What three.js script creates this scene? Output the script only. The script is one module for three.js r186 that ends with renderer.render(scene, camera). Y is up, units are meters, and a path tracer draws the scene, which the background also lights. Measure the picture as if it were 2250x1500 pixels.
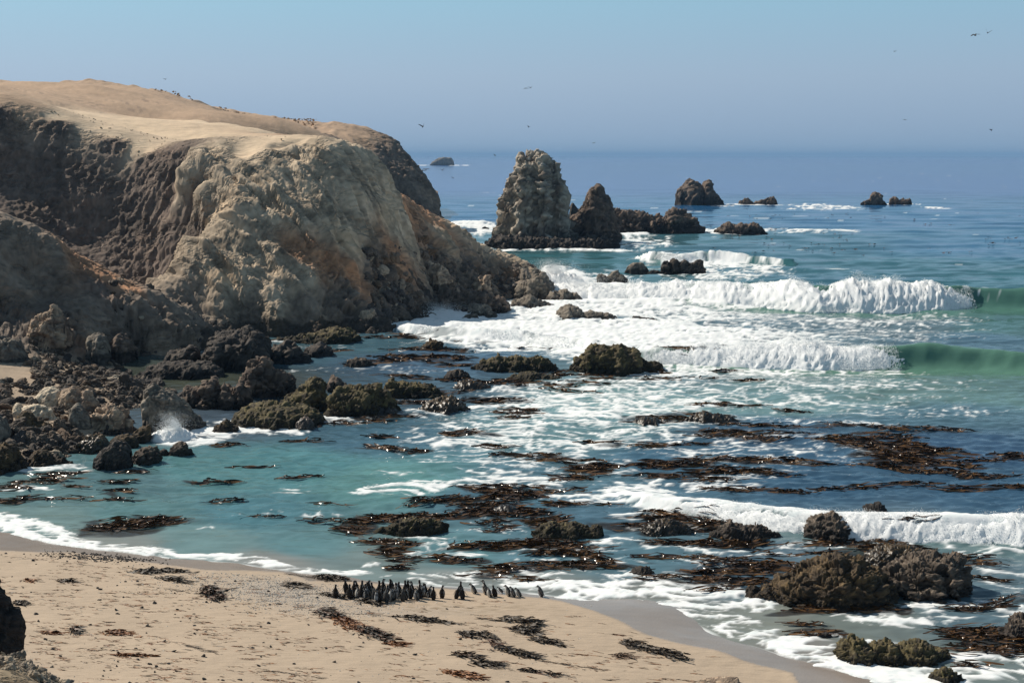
import * as THREE from 'three';
import { mergeGeometries } from 'three/addons/utils/BufferGeometryUtils.js';

// ───────── camera, sky, sun, exposure ─────────
const F = 3000, CX = 1125, CY = 750, HOR = 341, H = 15.5;           // the lens in pixels of the 2250 x 1500 photograph
const PITCH = Math.atan((CY - HOR) / F), CP = Math.cos(PITCH), SP = Math.sin(PITCH);
const scene = new THREE.Scene();
const camera = new THREE.PerspectiveCamera(2 * Math.atan(750 / F) * 180 / Math.PI, 1.5, 0.5, 30000);
camera.position.set(0, H, 0);
camera.rotation.set(-PITCH, 0, 0);
const renderer = new THREE.WebGLRenderer();
renderer.toneMapping = THREE.LinearToneMapping;
renderer.toneMappingExposure = 1.06;
renderer.shadowMap.enabled = true;
const SUN_EL = 41 * Math.PI / 180, SUN_AZ = 33 * Math.PI / 180;
const SUN = new THREE.Vector3(-Math.cos(SUN_EL) * Math.cos(SUN_AZ), Math.sin(SUN_EL), -Math.cos(SUN_EL) * Math.sin(SUN_AZ));
const sun = new THREE.DirectionalLight(new THREE.Color(1, 0.92, 0.80), 4.6);
sun.position.copy(SUN).multiplyScalar(400).add(new THREE.Vector3(0, 0, -120));
sun.target.position.set(0, 0, -120);
sun.castShadow = true;
sun.shadow.mapSize.set(4096, 4096);
Object.assign(sun.shadow.camera, { left: -260, right: 260, top: 200, bottom: -200, near: 1, far: 1000 });
scene.add(sun, sun.target);
{
  const W = 512, Hh = 256, data = new Float32Array(W * Hh * 4);
  const stops = [[0, .26, .385, .54], [1.2, .30, .42, .575], [3.2, .345, .472, .62], [6.5, .295, .515, .672], [13, .19, .325, .43], [32, .105, .165, .235], [90, .07, .11, .165]];
  for (let r = 0; r < Hh; r++) for (let c = 0; c < W; c++) {
    const el = ((r + .5) / Hh - .5) * 180, az = ((c + .5) / W - .5) * 2 * Math.PI, e = Math.max(0, el);
    let k = 0; while (k < stops.length - 2 && e > stops[k + 1][0]) k++;
    const t = Math.min(1, Math.max(0, (e - stops[k][0]) / (stops[k + 1][0] - stops[k][0])));
    const x = Math.cos(az) * Math.cos(el * Math.PI / 180), y = Math.sin(el * Math.PI / 180), z = Math.sin(az) * Math.cos(el * Math.PI / 180);
    const cs = x * SUN.x + y * SUN.y + z * SUN.z;
    const glow = .62 * Math.pow(Math.max(0, .5 + .5 * cs), 5);       // air brighter towards the sun
    for (let i = 0; i < 3; i++) data[(r * W + c) * 4 + i] = (stops[k][i + 1] * (1 - t) + stops[k + 1][i + 1] * t) * (.87 + glow * [1.15, .9, .7][i]);
    data[(r * W + c) * 4 + 3] = 1;
  }
  const t = new THREE.DataTexture(data, W, Hh, THREE.RGBAFormat, THREE.FloatType);
  t.mapping = THREE.EquirectangularReflectionMapping; t.magFilter = THREE.LinearFilter; t.needsUpdate = true;
  scene.background = t; scene.environment = t;
}
scene.fog = new THREE.FogExp2(new THREE.Color(.36, .63, 1.0), 0.00010);

// ───────── numbers ─────────
let seed = 7;
const rnd = () => { seed = (seed + 0x6d2b79f5) | 0; let t = Math.imul(seed ^ (seed >>> 15), 1 | seed); t = (t + Math.imul(t ^ (t >>> 7), 61 | t)) ^ t; return ((t ^ (t >>> 14)) >>> 0) / 4294967296; };
const rr = (a, b) => a + (b - a) * rnd();
const gauss = () => (rnd() + rnd() + rnd() + rnd() - 2) * 1.2;
const lerp = (a, b, t) => a + (b - a) * t, clamp = (x, a = 0, b = 1) => Math.min(b, Math.max(a, x));
const sstep = (a, b, x) => { const t = clamp((x - a) / (b - a)); return t * t * (3 - 2 * t); };
const perm = new Uint8Array(1024), GX = new Float32Array(256), GY = new Float32Array(256), GZ = new Float32Array(256);
for (let i = 0; i < 256; i++) { perm[i] = i; const u = rr(-1, 1), a = rr(0, 6.2832), s = Math.sqrt(1 - u * u); GX[i] = s * Math.cos(a); GY[i] = s * Math.sin(a); GZ[i] = u; }
for (let i = 255; i > 0; i--) { const j = Math.floor(rnd() * (i + 1)); [perm[i], perm[j]] = [perm[j], perm[i]]; }
for (let i = 256; i < 1024; i++) perm[i] = perm[i & 255];
function noise(x, y, z) {
  const X = Math.floor(x), Y = Math.floor(y), Z = Math.floor(z); x -= X; y -= Y; z -= Z;
  const u = x * x * x * (x * (x * 6 - 15) + 10), v = y * y * y * (y * (y * 6 - 15) + 10), w = z * z * z * (z * (z * 6 - 15) + 10);
  const xi = X & 255, yi = Y & 255, zi = Z & 255;
  const a = perm[xi] + yi, b = perm[xi + 1] + yi, aa = perm[a & 511] + zi, ab = perm[(a + 1) & 511] + zi, ba = perm[b & 511] + zi, bb = perm[(b + 1) & 511] + zi;
  const g = (h, p, q, r) => { h = perm[h & 511]; return GX[h] * p + GY[h] * q + GZ[h] * r; };
  const x00 = lerp(g(aa, x, y, z), g(ba, x - 1, y, z), u), x10 = lerp(g(ab, x, y - 1, z), g(bb, x - 1, y - 1, z), u);
  const x01 = lerp(g(aa + 1, x, y, z - 1), g(ba + 1, x - 1, y, z - 1), u), x11 = lerp(g(ab + 1, x, y - 1, z - 1), g(bb + 1, x - 1, y - 1, z - 1), u);
  return 1.5 * lerp(lerp(x00, x10, v), lerp(x01, x11, v), w);
}
const fbm = (x, y, z, o = 4) => { let s = 0, a = .5; for (let i = 0; i < o; i++) { s += a * noise(x, y, z); x = x * 2.03 + 5.1; y = y * 2.03 + 1.7; z = z * 2.03 + 9.2; a *= .5; } return s; };
const ridged = (x, y, z, o = 4) => { let s = 0, a = .5; for (let i = 0; i < o; i++) { s += a * (1 - 2 * Math.abs(noise(x, y, z))); x = x * 2.07 + 3.1; y = y * 2.07 + 7.7; z = z * 2.07 + 1.2; a *= .5; } return s; };
// broken rock: flat faces between cells with deep cracks
function cells(x, y, z) {
  const X = Math.floor(x), Y = Math.floor(y), Z = Math.floor(z); let d1 = 9, d2 = 9, id = 0;
  for (let i = -1; i < 2; i++) for (let j = -1; j < 2; j++) for (let k = -1; k < 2; k++) {
    const h = perm[(perm[(perm[(X + i) & 255] + Y + j) & 255] + Z + k) & 255], h2 = perm[h + 37], h3 = perm[h + 91];
    const dx = i + h / 255 - (x - X), dy = j + h2 / 255 - (y - Y), dz = k + h3 / 255 - (z - Z), d = dx * dx + dy * dy + dz * dz;
    if (d < d1) { d2 = d1; d1 = d; id = h; } else if (d < d2) d2 = d;
  }
  return [Math.sqrt(d1), Math.sqrt(d2), id / 255];
}
// ───────── from a pixel of the photograph to a place ─────────
const ray = (px, py) => { const u = (px - CX) / F, v = (CY - py) / F; return [u, v * CP - SP, -(CP + v * SP)]; };
const P = (px, py, y = 0) => { const d = ray(px, py), t = (y - H) / d[1]; return [d[0] * t, y, d[2] * t]; };     // on the level y
const PD = (px, py, D) => { const d = ray(px, py), t = D / -d[2]; return [d[0] * t, H + d[1] * t, -D]; };         // at the distance D
const proj = (x, y, z) => { const dy = y - H, zc = -z * CP - dy * SP, yc = dy * CP - z * SP; return [CX + F * x / zc, CY - F * yc / zc]; };
const along = (list, x) => { if (x <= list[0][0]) return list[0][1]; for (let i = 1; i < list.length; i++) if (x <= list[i][0]) return lerp(list[i - 1][1], list[i][1], (x - list[i - 1][0]) / (list[i][0] - list[i - 1][0])); return list[list.length - 1][1]; };

// ───────── meshes ─────────
const names = {};
const numbered = (n) => { const k = names[n] = (names[n] ?? -1) + 1; return k ? n + '_' + String(k).padStart(3, '0') : n; };
function put(o, name, label, category, group, kind, parent = scene) {
  o.name = parent === scene ? numbered(name) : name;
  if (label) o.userData.label = label;
  if (category) o.userData.category = category;
  if (group) o.userData.group = group;
  if (kind) o.userData.kind = kind;
  o.castShadow = o.receiveShadow = true;
  parent.add(o);
  return o;
}
class MB {
  constructor() { this.p = []; this.c = []; this.i = []; this.u = []; }
  v(x, y, z, c, u = 0, w = 0) { this.p.push(x, y, z); this.c.push(c[0], c[1], c[2]); this.u.push(u, w); return this.p.length / 3 - 1; }
  t(a, b, c) { this.i.push(a, b, c); }
  q(a, b, c, d) { this.i.push(a, b, c, a, c, d); }
  geo() {
    const g = new THREE.BufferGeometry();
    g.setAttribute('position', new THREE.Float32BufferAttribute(this.p, 3));
    g.setAttribute('color', new THREE.Float32BufferAttribute(this.c, 3));
    g.setAttribute('uv', new THREE.Float32BufferAttribute(this.u, 2));
    g.setIndex(this.i); g.computeVertexNormals();
    return g;
  }
}
// grain textures, tiling
function grain(size, f, lo, hi) {
  const d = new Uint8Array(size * size * 4), R = 1 / (2 * Math.PI);
  for (let y = 0; y < size; y++) for (let x = 0; x < size; x++) {
    const v = clamp(f(x / size, y / size)), o = (y * size + x) * 4, b = Math.round(255 * lerp(lo, hi, v));
    d[o] = d[o + 1] = d[o + 2] = b; d[o + 3] = 255;
  }
  const t = new THREE.DataTexture(d, size, size); t.wrapS = t.wrapT = THREE.RepeatWrapping; t.magFilter = THREE.LinearFilter; t.minFilter = THREE.LinearFilter; t.needsUpdate = true;
  return t;
}
const tileable = (f) => (u, v) => { // blends four copies so that the edges meet
  const a = u, b = v; return (f(u, v) * (1 - a) * (1 - b) + f(u - 1, v) * a * (1 - b) + f(u, v - 1) * (1 - a) * b + f(u - 1, v - 1) * a * b - .5) / Math.sqrt((a * a + (1 - a) * (1 - a)) * (b * b + (1 - b) * (1 - b))) + .5;
};
const rockTex = grain(512, tileable((u, v) => .55 + .42 * ridged(u * 6, v * 6, .5, 6) + .55 * fbm(u * 19, v * 19, 4.2, 4) - .5 * Math.max(0, .22 - Math.abs(noise(u * 9, v * 9, 7.7)) * 2)), .34, 1);
const rockBump = grain(512, tileable((u, v) => .5 + .6 * ridged(u * 6, v * 6, 3.5, 6)), 0, 1);
const sandTex = grain(512, tileable((u, v) => .62 + .35 * fbm(u * 5, v * 16, 8.5, 5) + .5 * noise(u * 90, v * 90, 2.1)), .72, 1.0);
const sandBump = grain(512, tileable((u, v) => .5 + .5 * fbm(u * 8, v * 26, 1.5, 5)), 0, 1);
const mat = (o) => new THREE.MeshStandardMaterial({ vertexColors: true, ...o });
const M = {
  rock: mat({ roughness: .9, map: rockTex, bumpMap: rockBump, bumpScale: .16 }),
  wetRock: mat({ roughness: .42, map: rockTex, bumpMap: rockBump, bumpScale: .10 }),
  cliff: mat({ roughness: .97, map: rockTex, bumpMap: rockBump, bumpScale: .9 }),
  rockMid: mat({ roughness: .92, map: rockTex, bumpMap: rockBump, bumpScale: .28 }), rockFar: mat({ roughness: .94, map: rockTex, bumpMap: rockBump, bumpScale: .6 }),
  dune: mat({ roughness: .97, map: sandTex, bumpMap: sandBump, bumpScale: .12 }),
  stone: mat({ roughness: .85 }),
  sand: mat({ roughness: .95, map: sandTex, bumpMap: sandBump, bumpScale: .04 }),
  wetSand: mat({ roughness: .22, map: sandTex }),
  water: mat({ roughness: .13 }),
  foam: mat({ roughness: .95 }), drops: new THREE.MeshStandardMaterial({ color: new THREE.Color().setRGB(.95, .96, .96), roughness: .9 }),
  kelp: mat({ roughness: .24, side: THREE.DoubleSide }),
  wrack: mat({ roughness: .62, side: THREE.DoubleSide }),
  skin: new THREE.MeshPhysicalMaterial({ vertexColors: true, roughness: .8, specularIntensity: .35 }),
};
for (const k of ['water']) M[k] = new THREE.MeshPhysicalMaterial({ vertexColors: true, roughness: .13, ior: 1.33, specularIntensity: .22 });

// ───────── the headland: a height over the ground through surveyed points ─────────
const CP_ = [];                                                      // [x, z, height, colour]
const B = (px, py, h, c) => { const p = P(px, py, h); CP_.push([p[0], p[2], h, c]); };
const C = (px, py, D, c) => { const p = PD(px, py, D); CP_.push([p[0], p[2], p[1], c]); };
const G = (px, D, h, c) => CP_.push([(px - CX) / F * D, -D, h, c]);
const DUNE = 0, HILL = 1, SLOPE = 2, BOWL = 3, BASE = 4, RUST = 5, SHORE = 6, FAR = 7, RIDGE = 8;
// shore and rubble flat
for (const [px, py, h, c] of [[-300, 1090, -.6, SHORE], [-300, 900, 1.2, SHORE], [-300, 780, 2.4, BASE], [0, 1055, -.5, SHORE], [0, 1015, .25, SHORE], [0, 900, .9, SHORE], [0, 820, 1.4, SHORE], [0, 765, 2.0, BASE],
  [110, 1035, -.4, SHORE], [110, 960, .5, SHORE], [110, 880, .8, SHORE], [120, 800, 1.1, SHORE], [150, 758, 1.6, BASE], [210, 990, -.4, SHORE], [230, 930, .35, SHORE], [220, 860, .6, SHORE], [260, 800, .1, SHORE], [300, 755, 1.0, BASE],
  [330, 935, -.7, SHORE], [320, 860, .2, SHORE], [345, 800, -.5, SHORE], [440, 745, .6, BASE], [420, 850, -1.3, SHORE], [480, 1000, -1.6, SHORE], [300, 1080, -1.6, SHORE], [560, 742, -.1, BASE], [650, 744, -.2, BASE], [750, 740, -.1, BASE], [850, 724, 0, BASE],
  [950, 693, 0, BASE], [1050, 676, 0, BASE], [1170, 648, 0, BASE], [1200, 618, -.3, BASE], [560, 790, -1.6, BASE], [700, 790, -1.6, BASE], [860, 760, -1.6, BASE], [1000, 715, -1.6, BASE], [1150, 690, -1.8, BASE], [1250, 640, -2, BASE], [1300, 590, -3, BASE], [700, 900, -2, BASE], [1100, 800, -2.5, BASE]]) B(px, py, h, c);
// front ridge on the left and the gully behind it
for (const [px, py, D, c] of [[-300, 470, 108, RIDGE], [-100, 445, 107, RIDGE], [0, 490, 106, RIDGE], [60, 525, 106, RIDGE], [110, 560, 106, RIDGE], [150, 580, 107, RUST], [210, 605, 108, RUST], [270, 630, 109, RUST], [330, 652, 110, RIDGE], [390, 690, 111, RIDGE], [440, 714, 113, BASE],
  [0, 600, 103, RIDGE], [0, 690, 100, BASE], [80, 640, 104, RIDGE], [110, 700, 101, BASE], [200, 690, 103.5, RIDGE], [210, 640, 106.4, BOWL], [300, 700, 105.5, BASE], [330, 690, 108, BASE]]) C(px, py, D, c);
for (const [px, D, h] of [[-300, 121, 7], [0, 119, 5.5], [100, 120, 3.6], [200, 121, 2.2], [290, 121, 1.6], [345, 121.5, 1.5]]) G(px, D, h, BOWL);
// the dark amphitheatre
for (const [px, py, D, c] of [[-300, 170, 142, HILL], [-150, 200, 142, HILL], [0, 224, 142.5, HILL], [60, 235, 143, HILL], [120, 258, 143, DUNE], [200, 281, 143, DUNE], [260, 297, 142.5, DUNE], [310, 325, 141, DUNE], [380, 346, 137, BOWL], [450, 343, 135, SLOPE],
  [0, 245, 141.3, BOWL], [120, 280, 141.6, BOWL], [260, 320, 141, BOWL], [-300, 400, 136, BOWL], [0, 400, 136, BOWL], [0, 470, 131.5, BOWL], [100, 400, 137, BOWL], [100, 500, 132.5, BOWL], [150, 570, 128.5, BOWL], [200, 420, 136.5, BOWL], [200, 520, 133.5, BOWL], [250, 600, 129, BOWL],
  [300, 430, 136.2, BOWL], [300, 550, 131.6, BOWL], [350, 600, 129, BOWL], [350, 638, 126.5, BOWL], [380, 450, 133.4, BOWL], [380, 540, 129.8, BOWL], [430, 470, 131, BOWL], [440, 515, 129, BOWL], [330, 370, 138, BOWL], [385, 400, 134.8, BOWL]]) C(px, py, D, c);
// arete, spur and the slope that faces the camera
for (const [px, py, D, c] of [[425, 395, 132.4, SLOPE], [455, 450, 129.8, SLOPE], [484, 500, 127.4, SLOPE], [468, 516, 126, SLOPE], [430, 549, 124, SLOPE], [400, 590, 122.5, SLOPE], [348, 648, 121, SLOPE],
  [500, 560, 122.6, SLOPE], [540, 610, 121, SLOPE], [480, 640, 119.5, SLOPE], [420, 690, 117.5, RIDGE], [560, 690, 118.2, RIDGE], [520, 460, 127, SLOPE], [500, 400, 130, SLOPE], [470, 345, 133.5, SLOPE], [540, 340, 135, DUNE],
  [600, 660, 119, SLOPE], [650, 690, 118.4, RIDGE], [650, 620, 120.6, SLOPE], [600, 570, 122.3, SLOPE], [650, 560, 123.2, RUST], [700, 575, 123.4, RUST], [760, 590, 124.3, RUST], [590, 480, 126.3, SLOPE], [650, 480, 126.9, SLOPE], [600, 400, 130.2, SLOPE], [650, 400, 131.2, SLOPE], [600, 350, 133.3, SLOPE], [655, 352, 134.4, SLOPE], [600, 324, 135, DUNE], [645, 314, 136.6, DUNE],
  [750, 690, 120, BASE], [750, 640, 122.2, BASE], [740, 540, 127, SLOPE], [750, 480, 129.4, SLOPE], [745, 420, 131.6, SLOPE], [690, 350, 133.4, SLOPE], [722, 326, 135, SLOPE], [767, 358, 136.6, SLOPE], [800, 378, 138, SLOPE], [827, 394, 139.5, SLOPE], [862, 420, 142, RUST], [880, 452, 147, RUST],
  [850, 660, 126.6, BASE], [850, 610, 129.8, BASE], [870, 570, 132.6, RUST], [840, 510, 135, SLOPE], [830, 450, 137.4, SLOPE], [950, 640, 138.6, BASE], [950, 585, 143.2, BASE], [960, 530, 149, SLOPE], [960, 490, 153, RUST], [920, 470, 150, RUST],
  [1050, 620, 149.5, BASE], [1050, 580, 156, BASE], [1015, 530, 156.5, SLOPE], [1045, 545, 160, SLOPE], [1100, 562, 164.5, SLOPE], [1140, 585, 167, SLOPE], [1168, 606, 168.5, BASE], [1110, 620, 157, BASE]]) C(px, py, D, c);
// behind the nose: cove, then the second headland
for (const [px, D, h, c] of [[720, 165, 10, HILL], [790, 165, 6, HILL], [850, 172, 2, BASE], [920, 174, .5, BASE], [1000, 180, -1.5, BASE], [1100, 184, -2.5, BASE], [1180, 186, -3, BASE], [800, 205, 2, BASE], [860, 215, -2, BASE], [950, 215, -3, BASE], [1050, 240, -3, BASE], [840, 250, -1, FAR], [960, 250, -3, FAR], [1010, 285, -3, FAR], [1020, 330, -3, FAR], [1000, 420, -5, FAR], [985, 300, -5, FAR], [1040, 300, -7, FAR], [1100, 340, -7, FAR], [1000, 262, -6, FAR], [975, 268, -4, FAR], [1060, 270, -6, FAR], [1150, 230, -6, FAR]]) G(px, D, h, c);
for (const [px, py, D, c] of [[0, 205, 152, DUNE], [150, 257, 155, DUNE], [280, 292, 156, DUNE], [400, 318, 152, DUNE], [520, 322, 148, DUNE], [260, 287, 185, DUNE], [350, 274, 195, DUNE], [440, 264, 200, DUNE], [530, 277, 192, DUNE], [620, 301, 170, DUNE], [690, 312, 160, HILL], [480, 262, 218, HILL], [600, 285, 225, HILL], [300, 262, 212, HILL], [0, 190, 200, HILL], [150, 222, 205, HILL],
  [-300, 170, 260, HILL], [0, 183, 260, HILL], [60, 186, 262, HILL], [110, 180, 262, HILL], [195, 170, 265, HILL], [235, 178, 265, HILL], [300, 190, 268, HILL], [365, 195, 270, HILL], [400, 206, 270, HILL], [440, 220, 270, HILL], [480, 238, 272, HILL], [535, 258, 275, HILL],
  [560, 260, 315, HILL], [600, 253, 330, HILL], [640, 262, 325, HILL], [690, 272, 320, HILL], [780, 278, 305, HILL], [820, 292, 302, HILL], [845, 305, 300, HILL], [870, 320, 298, FAR], [895, 346, 294, FAR], [915, 372, 290, FAR], [935, 400, 287, FAR], [952, 430, 284, FAR], [959, 466, 280, FAR], [966, 500, 277, FAR],
  [-300, 178, 230, HILL], [0, 188, 230, HILL], [100, 192, 232, HILL], [200, 188, 236, HILL], [300, 212, 238, HILL], [400, 230, 240, HILL], [480, 250, 245, HILL], [540, 268, 246, HILL], [600, 277, 252, HILL], [660, 290, 255, HILL], [560, 264, 290, HILL], [640, 274, 290, HILL], [710, 288, 280, HILL], [430, 224, 256, HILL], [500, 250, 262, HILL],
  [790, 300, 285, HILL], [700, 300, 230, HILL], [760, 322, 240, HILL], [790, 336, 268, FAR], [850, 345, 284, FAR], [880, 375, 281, FAR], [850, 420, 271, FAR], [900, 420, 276, FAR], [930, 455, 275, FAR], [880, 470, 268, FAR], [800, 400, 255, FAR], [780, 360, 252, FAR]]) C(px, py, D, c);
for (const [px, D, h, c] of [[-300, 380, 28, HILL], [200, 380, 30, HILL], [500, 400, 20, HILL], [750, 400, 18, HILL], [880, 360, 12, HILL], [930, 340, 4, FAR], [-700, 110, 9, SLOPE], [-700, 150, 24, HILL], [-700, 260, 36, HILL], [-700, 75, 1.5, SHORE], [-700, 90, 2.5, SHORE]]) G(px, D, h, c);

const RB = 0.8;                                                       // rounding of the interpolated ground in metres
const phi = (dx, dz) => Math.sqrt(dx * dx + dz * dz + RB * RB);
function solveRBF(pts) {
  const n = pts.length, m = n + 1, A = Array.from({ length: m }, () => new Float64Array(m + 1));
  for (let i = 0; i < n; i++) { for (let j = 0; j < n; j++) A[i][j] = phi(pts[i][0] - pts[j][0], pts[i][1] - pts[j][1]); A[i][i] -= .02; A[i][n] = A[n][i] = 1; A[i][m] = pts[i][2]; }
  for (let k = 0; k < m; k++) {
    let b = k; for (let i = k + 1; i < m; i++) if (Math.abs(A[i][k]) > Math.abs(A[b][k])) b = i;
    [A[k], A[b]] = [A[b], A[k]];
    for (let i = k + 1; i < m; i++) { const f = A[i][k] / A[k][k]; if (f) for (let j = k; j <= m; j++) A[i][j] -= f * A[k][j]; }
  }
  const w = new Float64Array(m);
  for (let i = m - 1; i >= 0; i--) { let s = A[i][m]; for (let j = i + 1; j < m; j++) s -= A[i][j] * w[j]; w[i] = s / A[i][i]; }
  return (x, z) => { let s = w[n]; for (let i = 0; i < n; i++) s += w[i] * phi(x - pts[i][0], z - pts[i][1]); return s; };
}
const landH = solveRBF(CP_);
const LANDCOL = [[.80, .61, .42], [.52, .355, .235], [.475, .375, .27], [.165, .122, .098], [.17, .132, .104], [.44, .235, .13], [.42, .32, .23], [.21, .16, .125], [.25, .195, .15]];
function landKind(x, z) {                                             // share of each kind of ground, by nearness
  const w = new Float64Array(9); let sum = 0;
  const wx = x + 2.2 * fbm(x * .12, 3, z * .12, 3), wz = z + 2.2 * fbm(x * .12, 8, z * .12, 3);
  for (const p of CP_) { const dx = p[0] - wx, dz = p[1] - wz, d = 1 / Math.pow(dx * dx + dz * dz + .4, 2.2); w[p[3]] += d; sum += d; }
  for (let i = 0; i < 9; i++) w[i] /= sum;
  return w;
}
const onLand = (px, py) => { for (let D = 92; D < 320; D += .4) { const x = (px - CX) / F * D, h = landH(x, -D), q = proj(x, h, -D); if (q[1] <= py) return [x, -D]; } return [0, -320]; };
const CUTS = [ // lines down the cliff: [depth, width, points]; below zero a rib that stands proud
  [1.3, .75, [[562, 566], [600, 622], [640, 676], [660, 716]]], [1.0, .6, [[620, 596], [690, 662], [735, 704]]], [.9, .5, [[735, 462], [742, 500], [738, 528]]], [.8, .6, [[470, 560], [500, 640], [520, 720]]], [.9, .7, [[800, 560], [850, 640], [880, 690]]], [.8, .6, [[250, 650], [280, 690], [300, 730]]],
  [-.8, .55, [[425, 395], [455, 450], [484, 500]]], [-.55, .5, [[452, 352], [513, 412], [566, 468]]], [.5, .6, [[470, 348], [530, 405], [590, 468]]], [-.6, .5, [[533, 405], [600, 480], [662, 548]]], [.6, .7, [[556, 400], [626, 482], [690, 552]]], [-.6, .5, [[602, 440], [650, 505], [692, 560], [764, 588]]], [.6, .7, [[628, 440], [678, 510], [716, 566]]], [-.5, .5, [[640, 356], [690, 430], [726, 484]]], [.55, .8, [[664, 350], [712, 420], [760, 500]]], [-.6, .5, [[760, 430], [820, 520], [868, 566]]], [-.7, .5, [[430, 552], [500, 590], [545, 612]]],
  [.9, .9, [[612, 322], [650, 318], [700, 330]]], [-.6, .5, [[860, 440], [930, 520], [1000, 580]]], [.7, .6, [[890, 470], [960, 560], [1010, 610]]],
].map(([d, w, pts]) => ({ d, w, p: pts.map(([a, b]) => onLand(a, b)) }));
function cutAt(x, z) {
  let s = 0; const wx = x + .22 * noise(x * 1.1, 3, z * 1.1), wz = z + .22 * noise(x * 1.1, 8, z * 1.1);
  for (const c of CUTS) for (let i = 1; i < c.p.length; i++) {
    const [ax, az] = c.p[i - 1], [bx, bz] = c.p[i], dx = bx - ax, dz = bz - az, t = clamp(((wx - ax) * dx + (wz - az) * dz) / (dx * dx + dz * dz)), e = ((wx - ax - dx * t) ** 2 + (wz - az - dz * t) ** 2) / (c.w * c.w);
    if (e < 6) { const v = -c.d * Math.exp(-e); if (Math.abs(v) > Math.abs(s)) s = v; }
  }
  return s;
}
{
  const cols = [], rows = [];
  for (let px = -700; px < -60; px += 16) cols.push(px);
  for (let px = -60; px < 1215; px += 2.7) cols.push(px);
  for (let D = 60; D < 100; D += .4) rows.push(D);
  for (let D = 100; D < 146; D += .165) rows.push(D);
  for (let D = 146; D < 175; D += .4) rows.push(D);
  for (let D = 175; D < 262; D += 1.4) rows.push(D);
  for (let D = 262; D < 300; D += .5) rows.push(D);
  for (let D = 300; D < 410; D += 3) rows.push(D);
  const nc = cols.length, nr = rows.length, pos = new Float32Array(nc * nr * 3), col = new Float32Array(nc * nr * 3), uv = new Float32Array(nc * nr * 2), kinds = [];
  for (let r = 0, k = 0; r < nr; r++) for (let c = 0; c < nc; c++, k++) {
    const D = rows[r], x = (cols[c] - CX) / F * D;
    pos[k * 3] = x; pos[k * 3 + 1] = landH(x, -D); pos[k * 3 + 2] = -D;
    kinds.push(landKind(x, -D));
  }
  const idx = [];
  for (let r = 0; r < nr - 1; r++) for (let c = 0; c < nc - 1; c++) {
    const a = r * nc + c, b = a + 1, d = a + nc, e = d + 1;
    if (Math.max(pos[a * 3 + 1], pos[b * 3 + 1], pos[d * 3 + 1], pos[e * 3 + 1]) < -.9 || (cols[c] > 962 && rows[r] > 279) || (cols[c] > 1040 && rows[r] > 215)) continue;
    idx.push(a, b, e, a, e, d);
  }
  const g = new THREE.BufferGeometry(), softAt = new Float32Array(nc * nr);
  g.setAttribute('position', new THREE.BufferAttribute(pos, 3)); g.setIndex(idx); g.computeVertexNormals();
  const nor = g.attributes.normal.array;
  for (let k = 0; k < nc * nr; k++) {
    const x = pos[k * 3], y = pos[k * 3 + 1], z = pos[k * 3 + 2], w = kinds[k], ny = nor[k * 3 + 1];
    const soft = w[DUNE] + w[HILL] * .75 + w[SHORE] * .8, steep = sstep(.93, .7, ny), rock = clamp((1 - soft) * .55 + steep * .6);
    softAt[k] = rock;
    // gullies that run down the face to the right, then broken rock
    const gx = x * .80 + z * .60, gz = -x * .60 + z * .80;
    const big = fbm(x * .12, y * .12, z * .12, 2) * 1.5, gul = ridged(gx * .09, y * .05 + 4, gz * .42, 4), rg = ridged(x * .33, y * .33, z * .33, 5);
    const cl = cells(x * .55 + fbm(x * .4, y * .4, z * .4, 2), y * .45, z * .55), cl2 = cells(x * 1.6, y * 1.3, z * 1.6);
    const craggy = w[BASE] + w[FAR] * .6 + w[BOWL] * .12 + w[RUST] * .3 + w[RIDGE] * .18;
    const g2 = ridged(gx * .22, y * .1 + 7, gz * 1.1, 3), fin = ridged(x * 1.1, y * 1.1, z * 1.1, 4), fs = ridged(gx * .3, y * .3, gz * 1.7, 5), fv = ridged(x * .9, y * .22, z * .9, 5), cl3 = cells(x * 3.4, y * 2.6, z * 3.4);
    let d = rock * (big * .28 + (gul * .62 + g2 * .40) * (w[SLOPE] + .25) + fs * w[SLOPE] * .42 + fv * (w[BOWL] * .45 + w[FAR] * .5 + w[RIDGE] * .4) + rg * (.08 + craggy * .32) + fin * (.04 + craggy * .14) + (cl[2] - .5) * .6 * craggy - Math.max(0, .16 - (cl[1] - cl[0])) * 2.0 * craggy + (cl2[2] - .5) * .36 * (craggy + .06) + (cl3[2] - .5) * .2 * (craggy + .3));
    d += (1 - rock) * (w[HILL] * .75 * noise(x * .085, 3, z * .06) + .13 * fbm(x * .25, 1, z * .25, 4) * 2 + w[HILL] * .35 * ridged(x * .5, 2, z * .5, 3) * sstep(.1, .45, fbm(x * .05, 9, z * .05, 2)));
    d += cutAt(x, z) * .6 * (.85 + .3 * noise(x * .9, 4, z * .9)) + rock * (.10 * ridged(x * 2.6, y * 2.6, z * 2.6, 3) + .13 * ridged(gx * .7, y * .7, gz * 3.2, 3) * (w[SLOPE] + .3));
    if (z < -255) d += w[HILL] * (Math.max(0, noise(x * .45, 5, z * .2)) * .55 - .35);
    pos[k * 3] += nor[k * 3] * d; pos[k * 3 + 1] += ny * d; pos[k * 3 + 2] += nor[k * 3 + 2] * d;
    let cr = 0, cg = 0, cb = 0;
    { const cut = sstep(.88, .72, ny + .12 * noise(x * .6, y * .6, z * .6)); w[SLOPE] += w[DUNE] * cut; w[DUNE] *= 1 - cut; }
    for (let i = 0; i < 9; i++) { cr += w[i] * LANDCOL[i][0]; cg += w[i] * LANDCOL[i][1]; cb += w[i] * LANDCOL[i][2]; }
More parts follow.
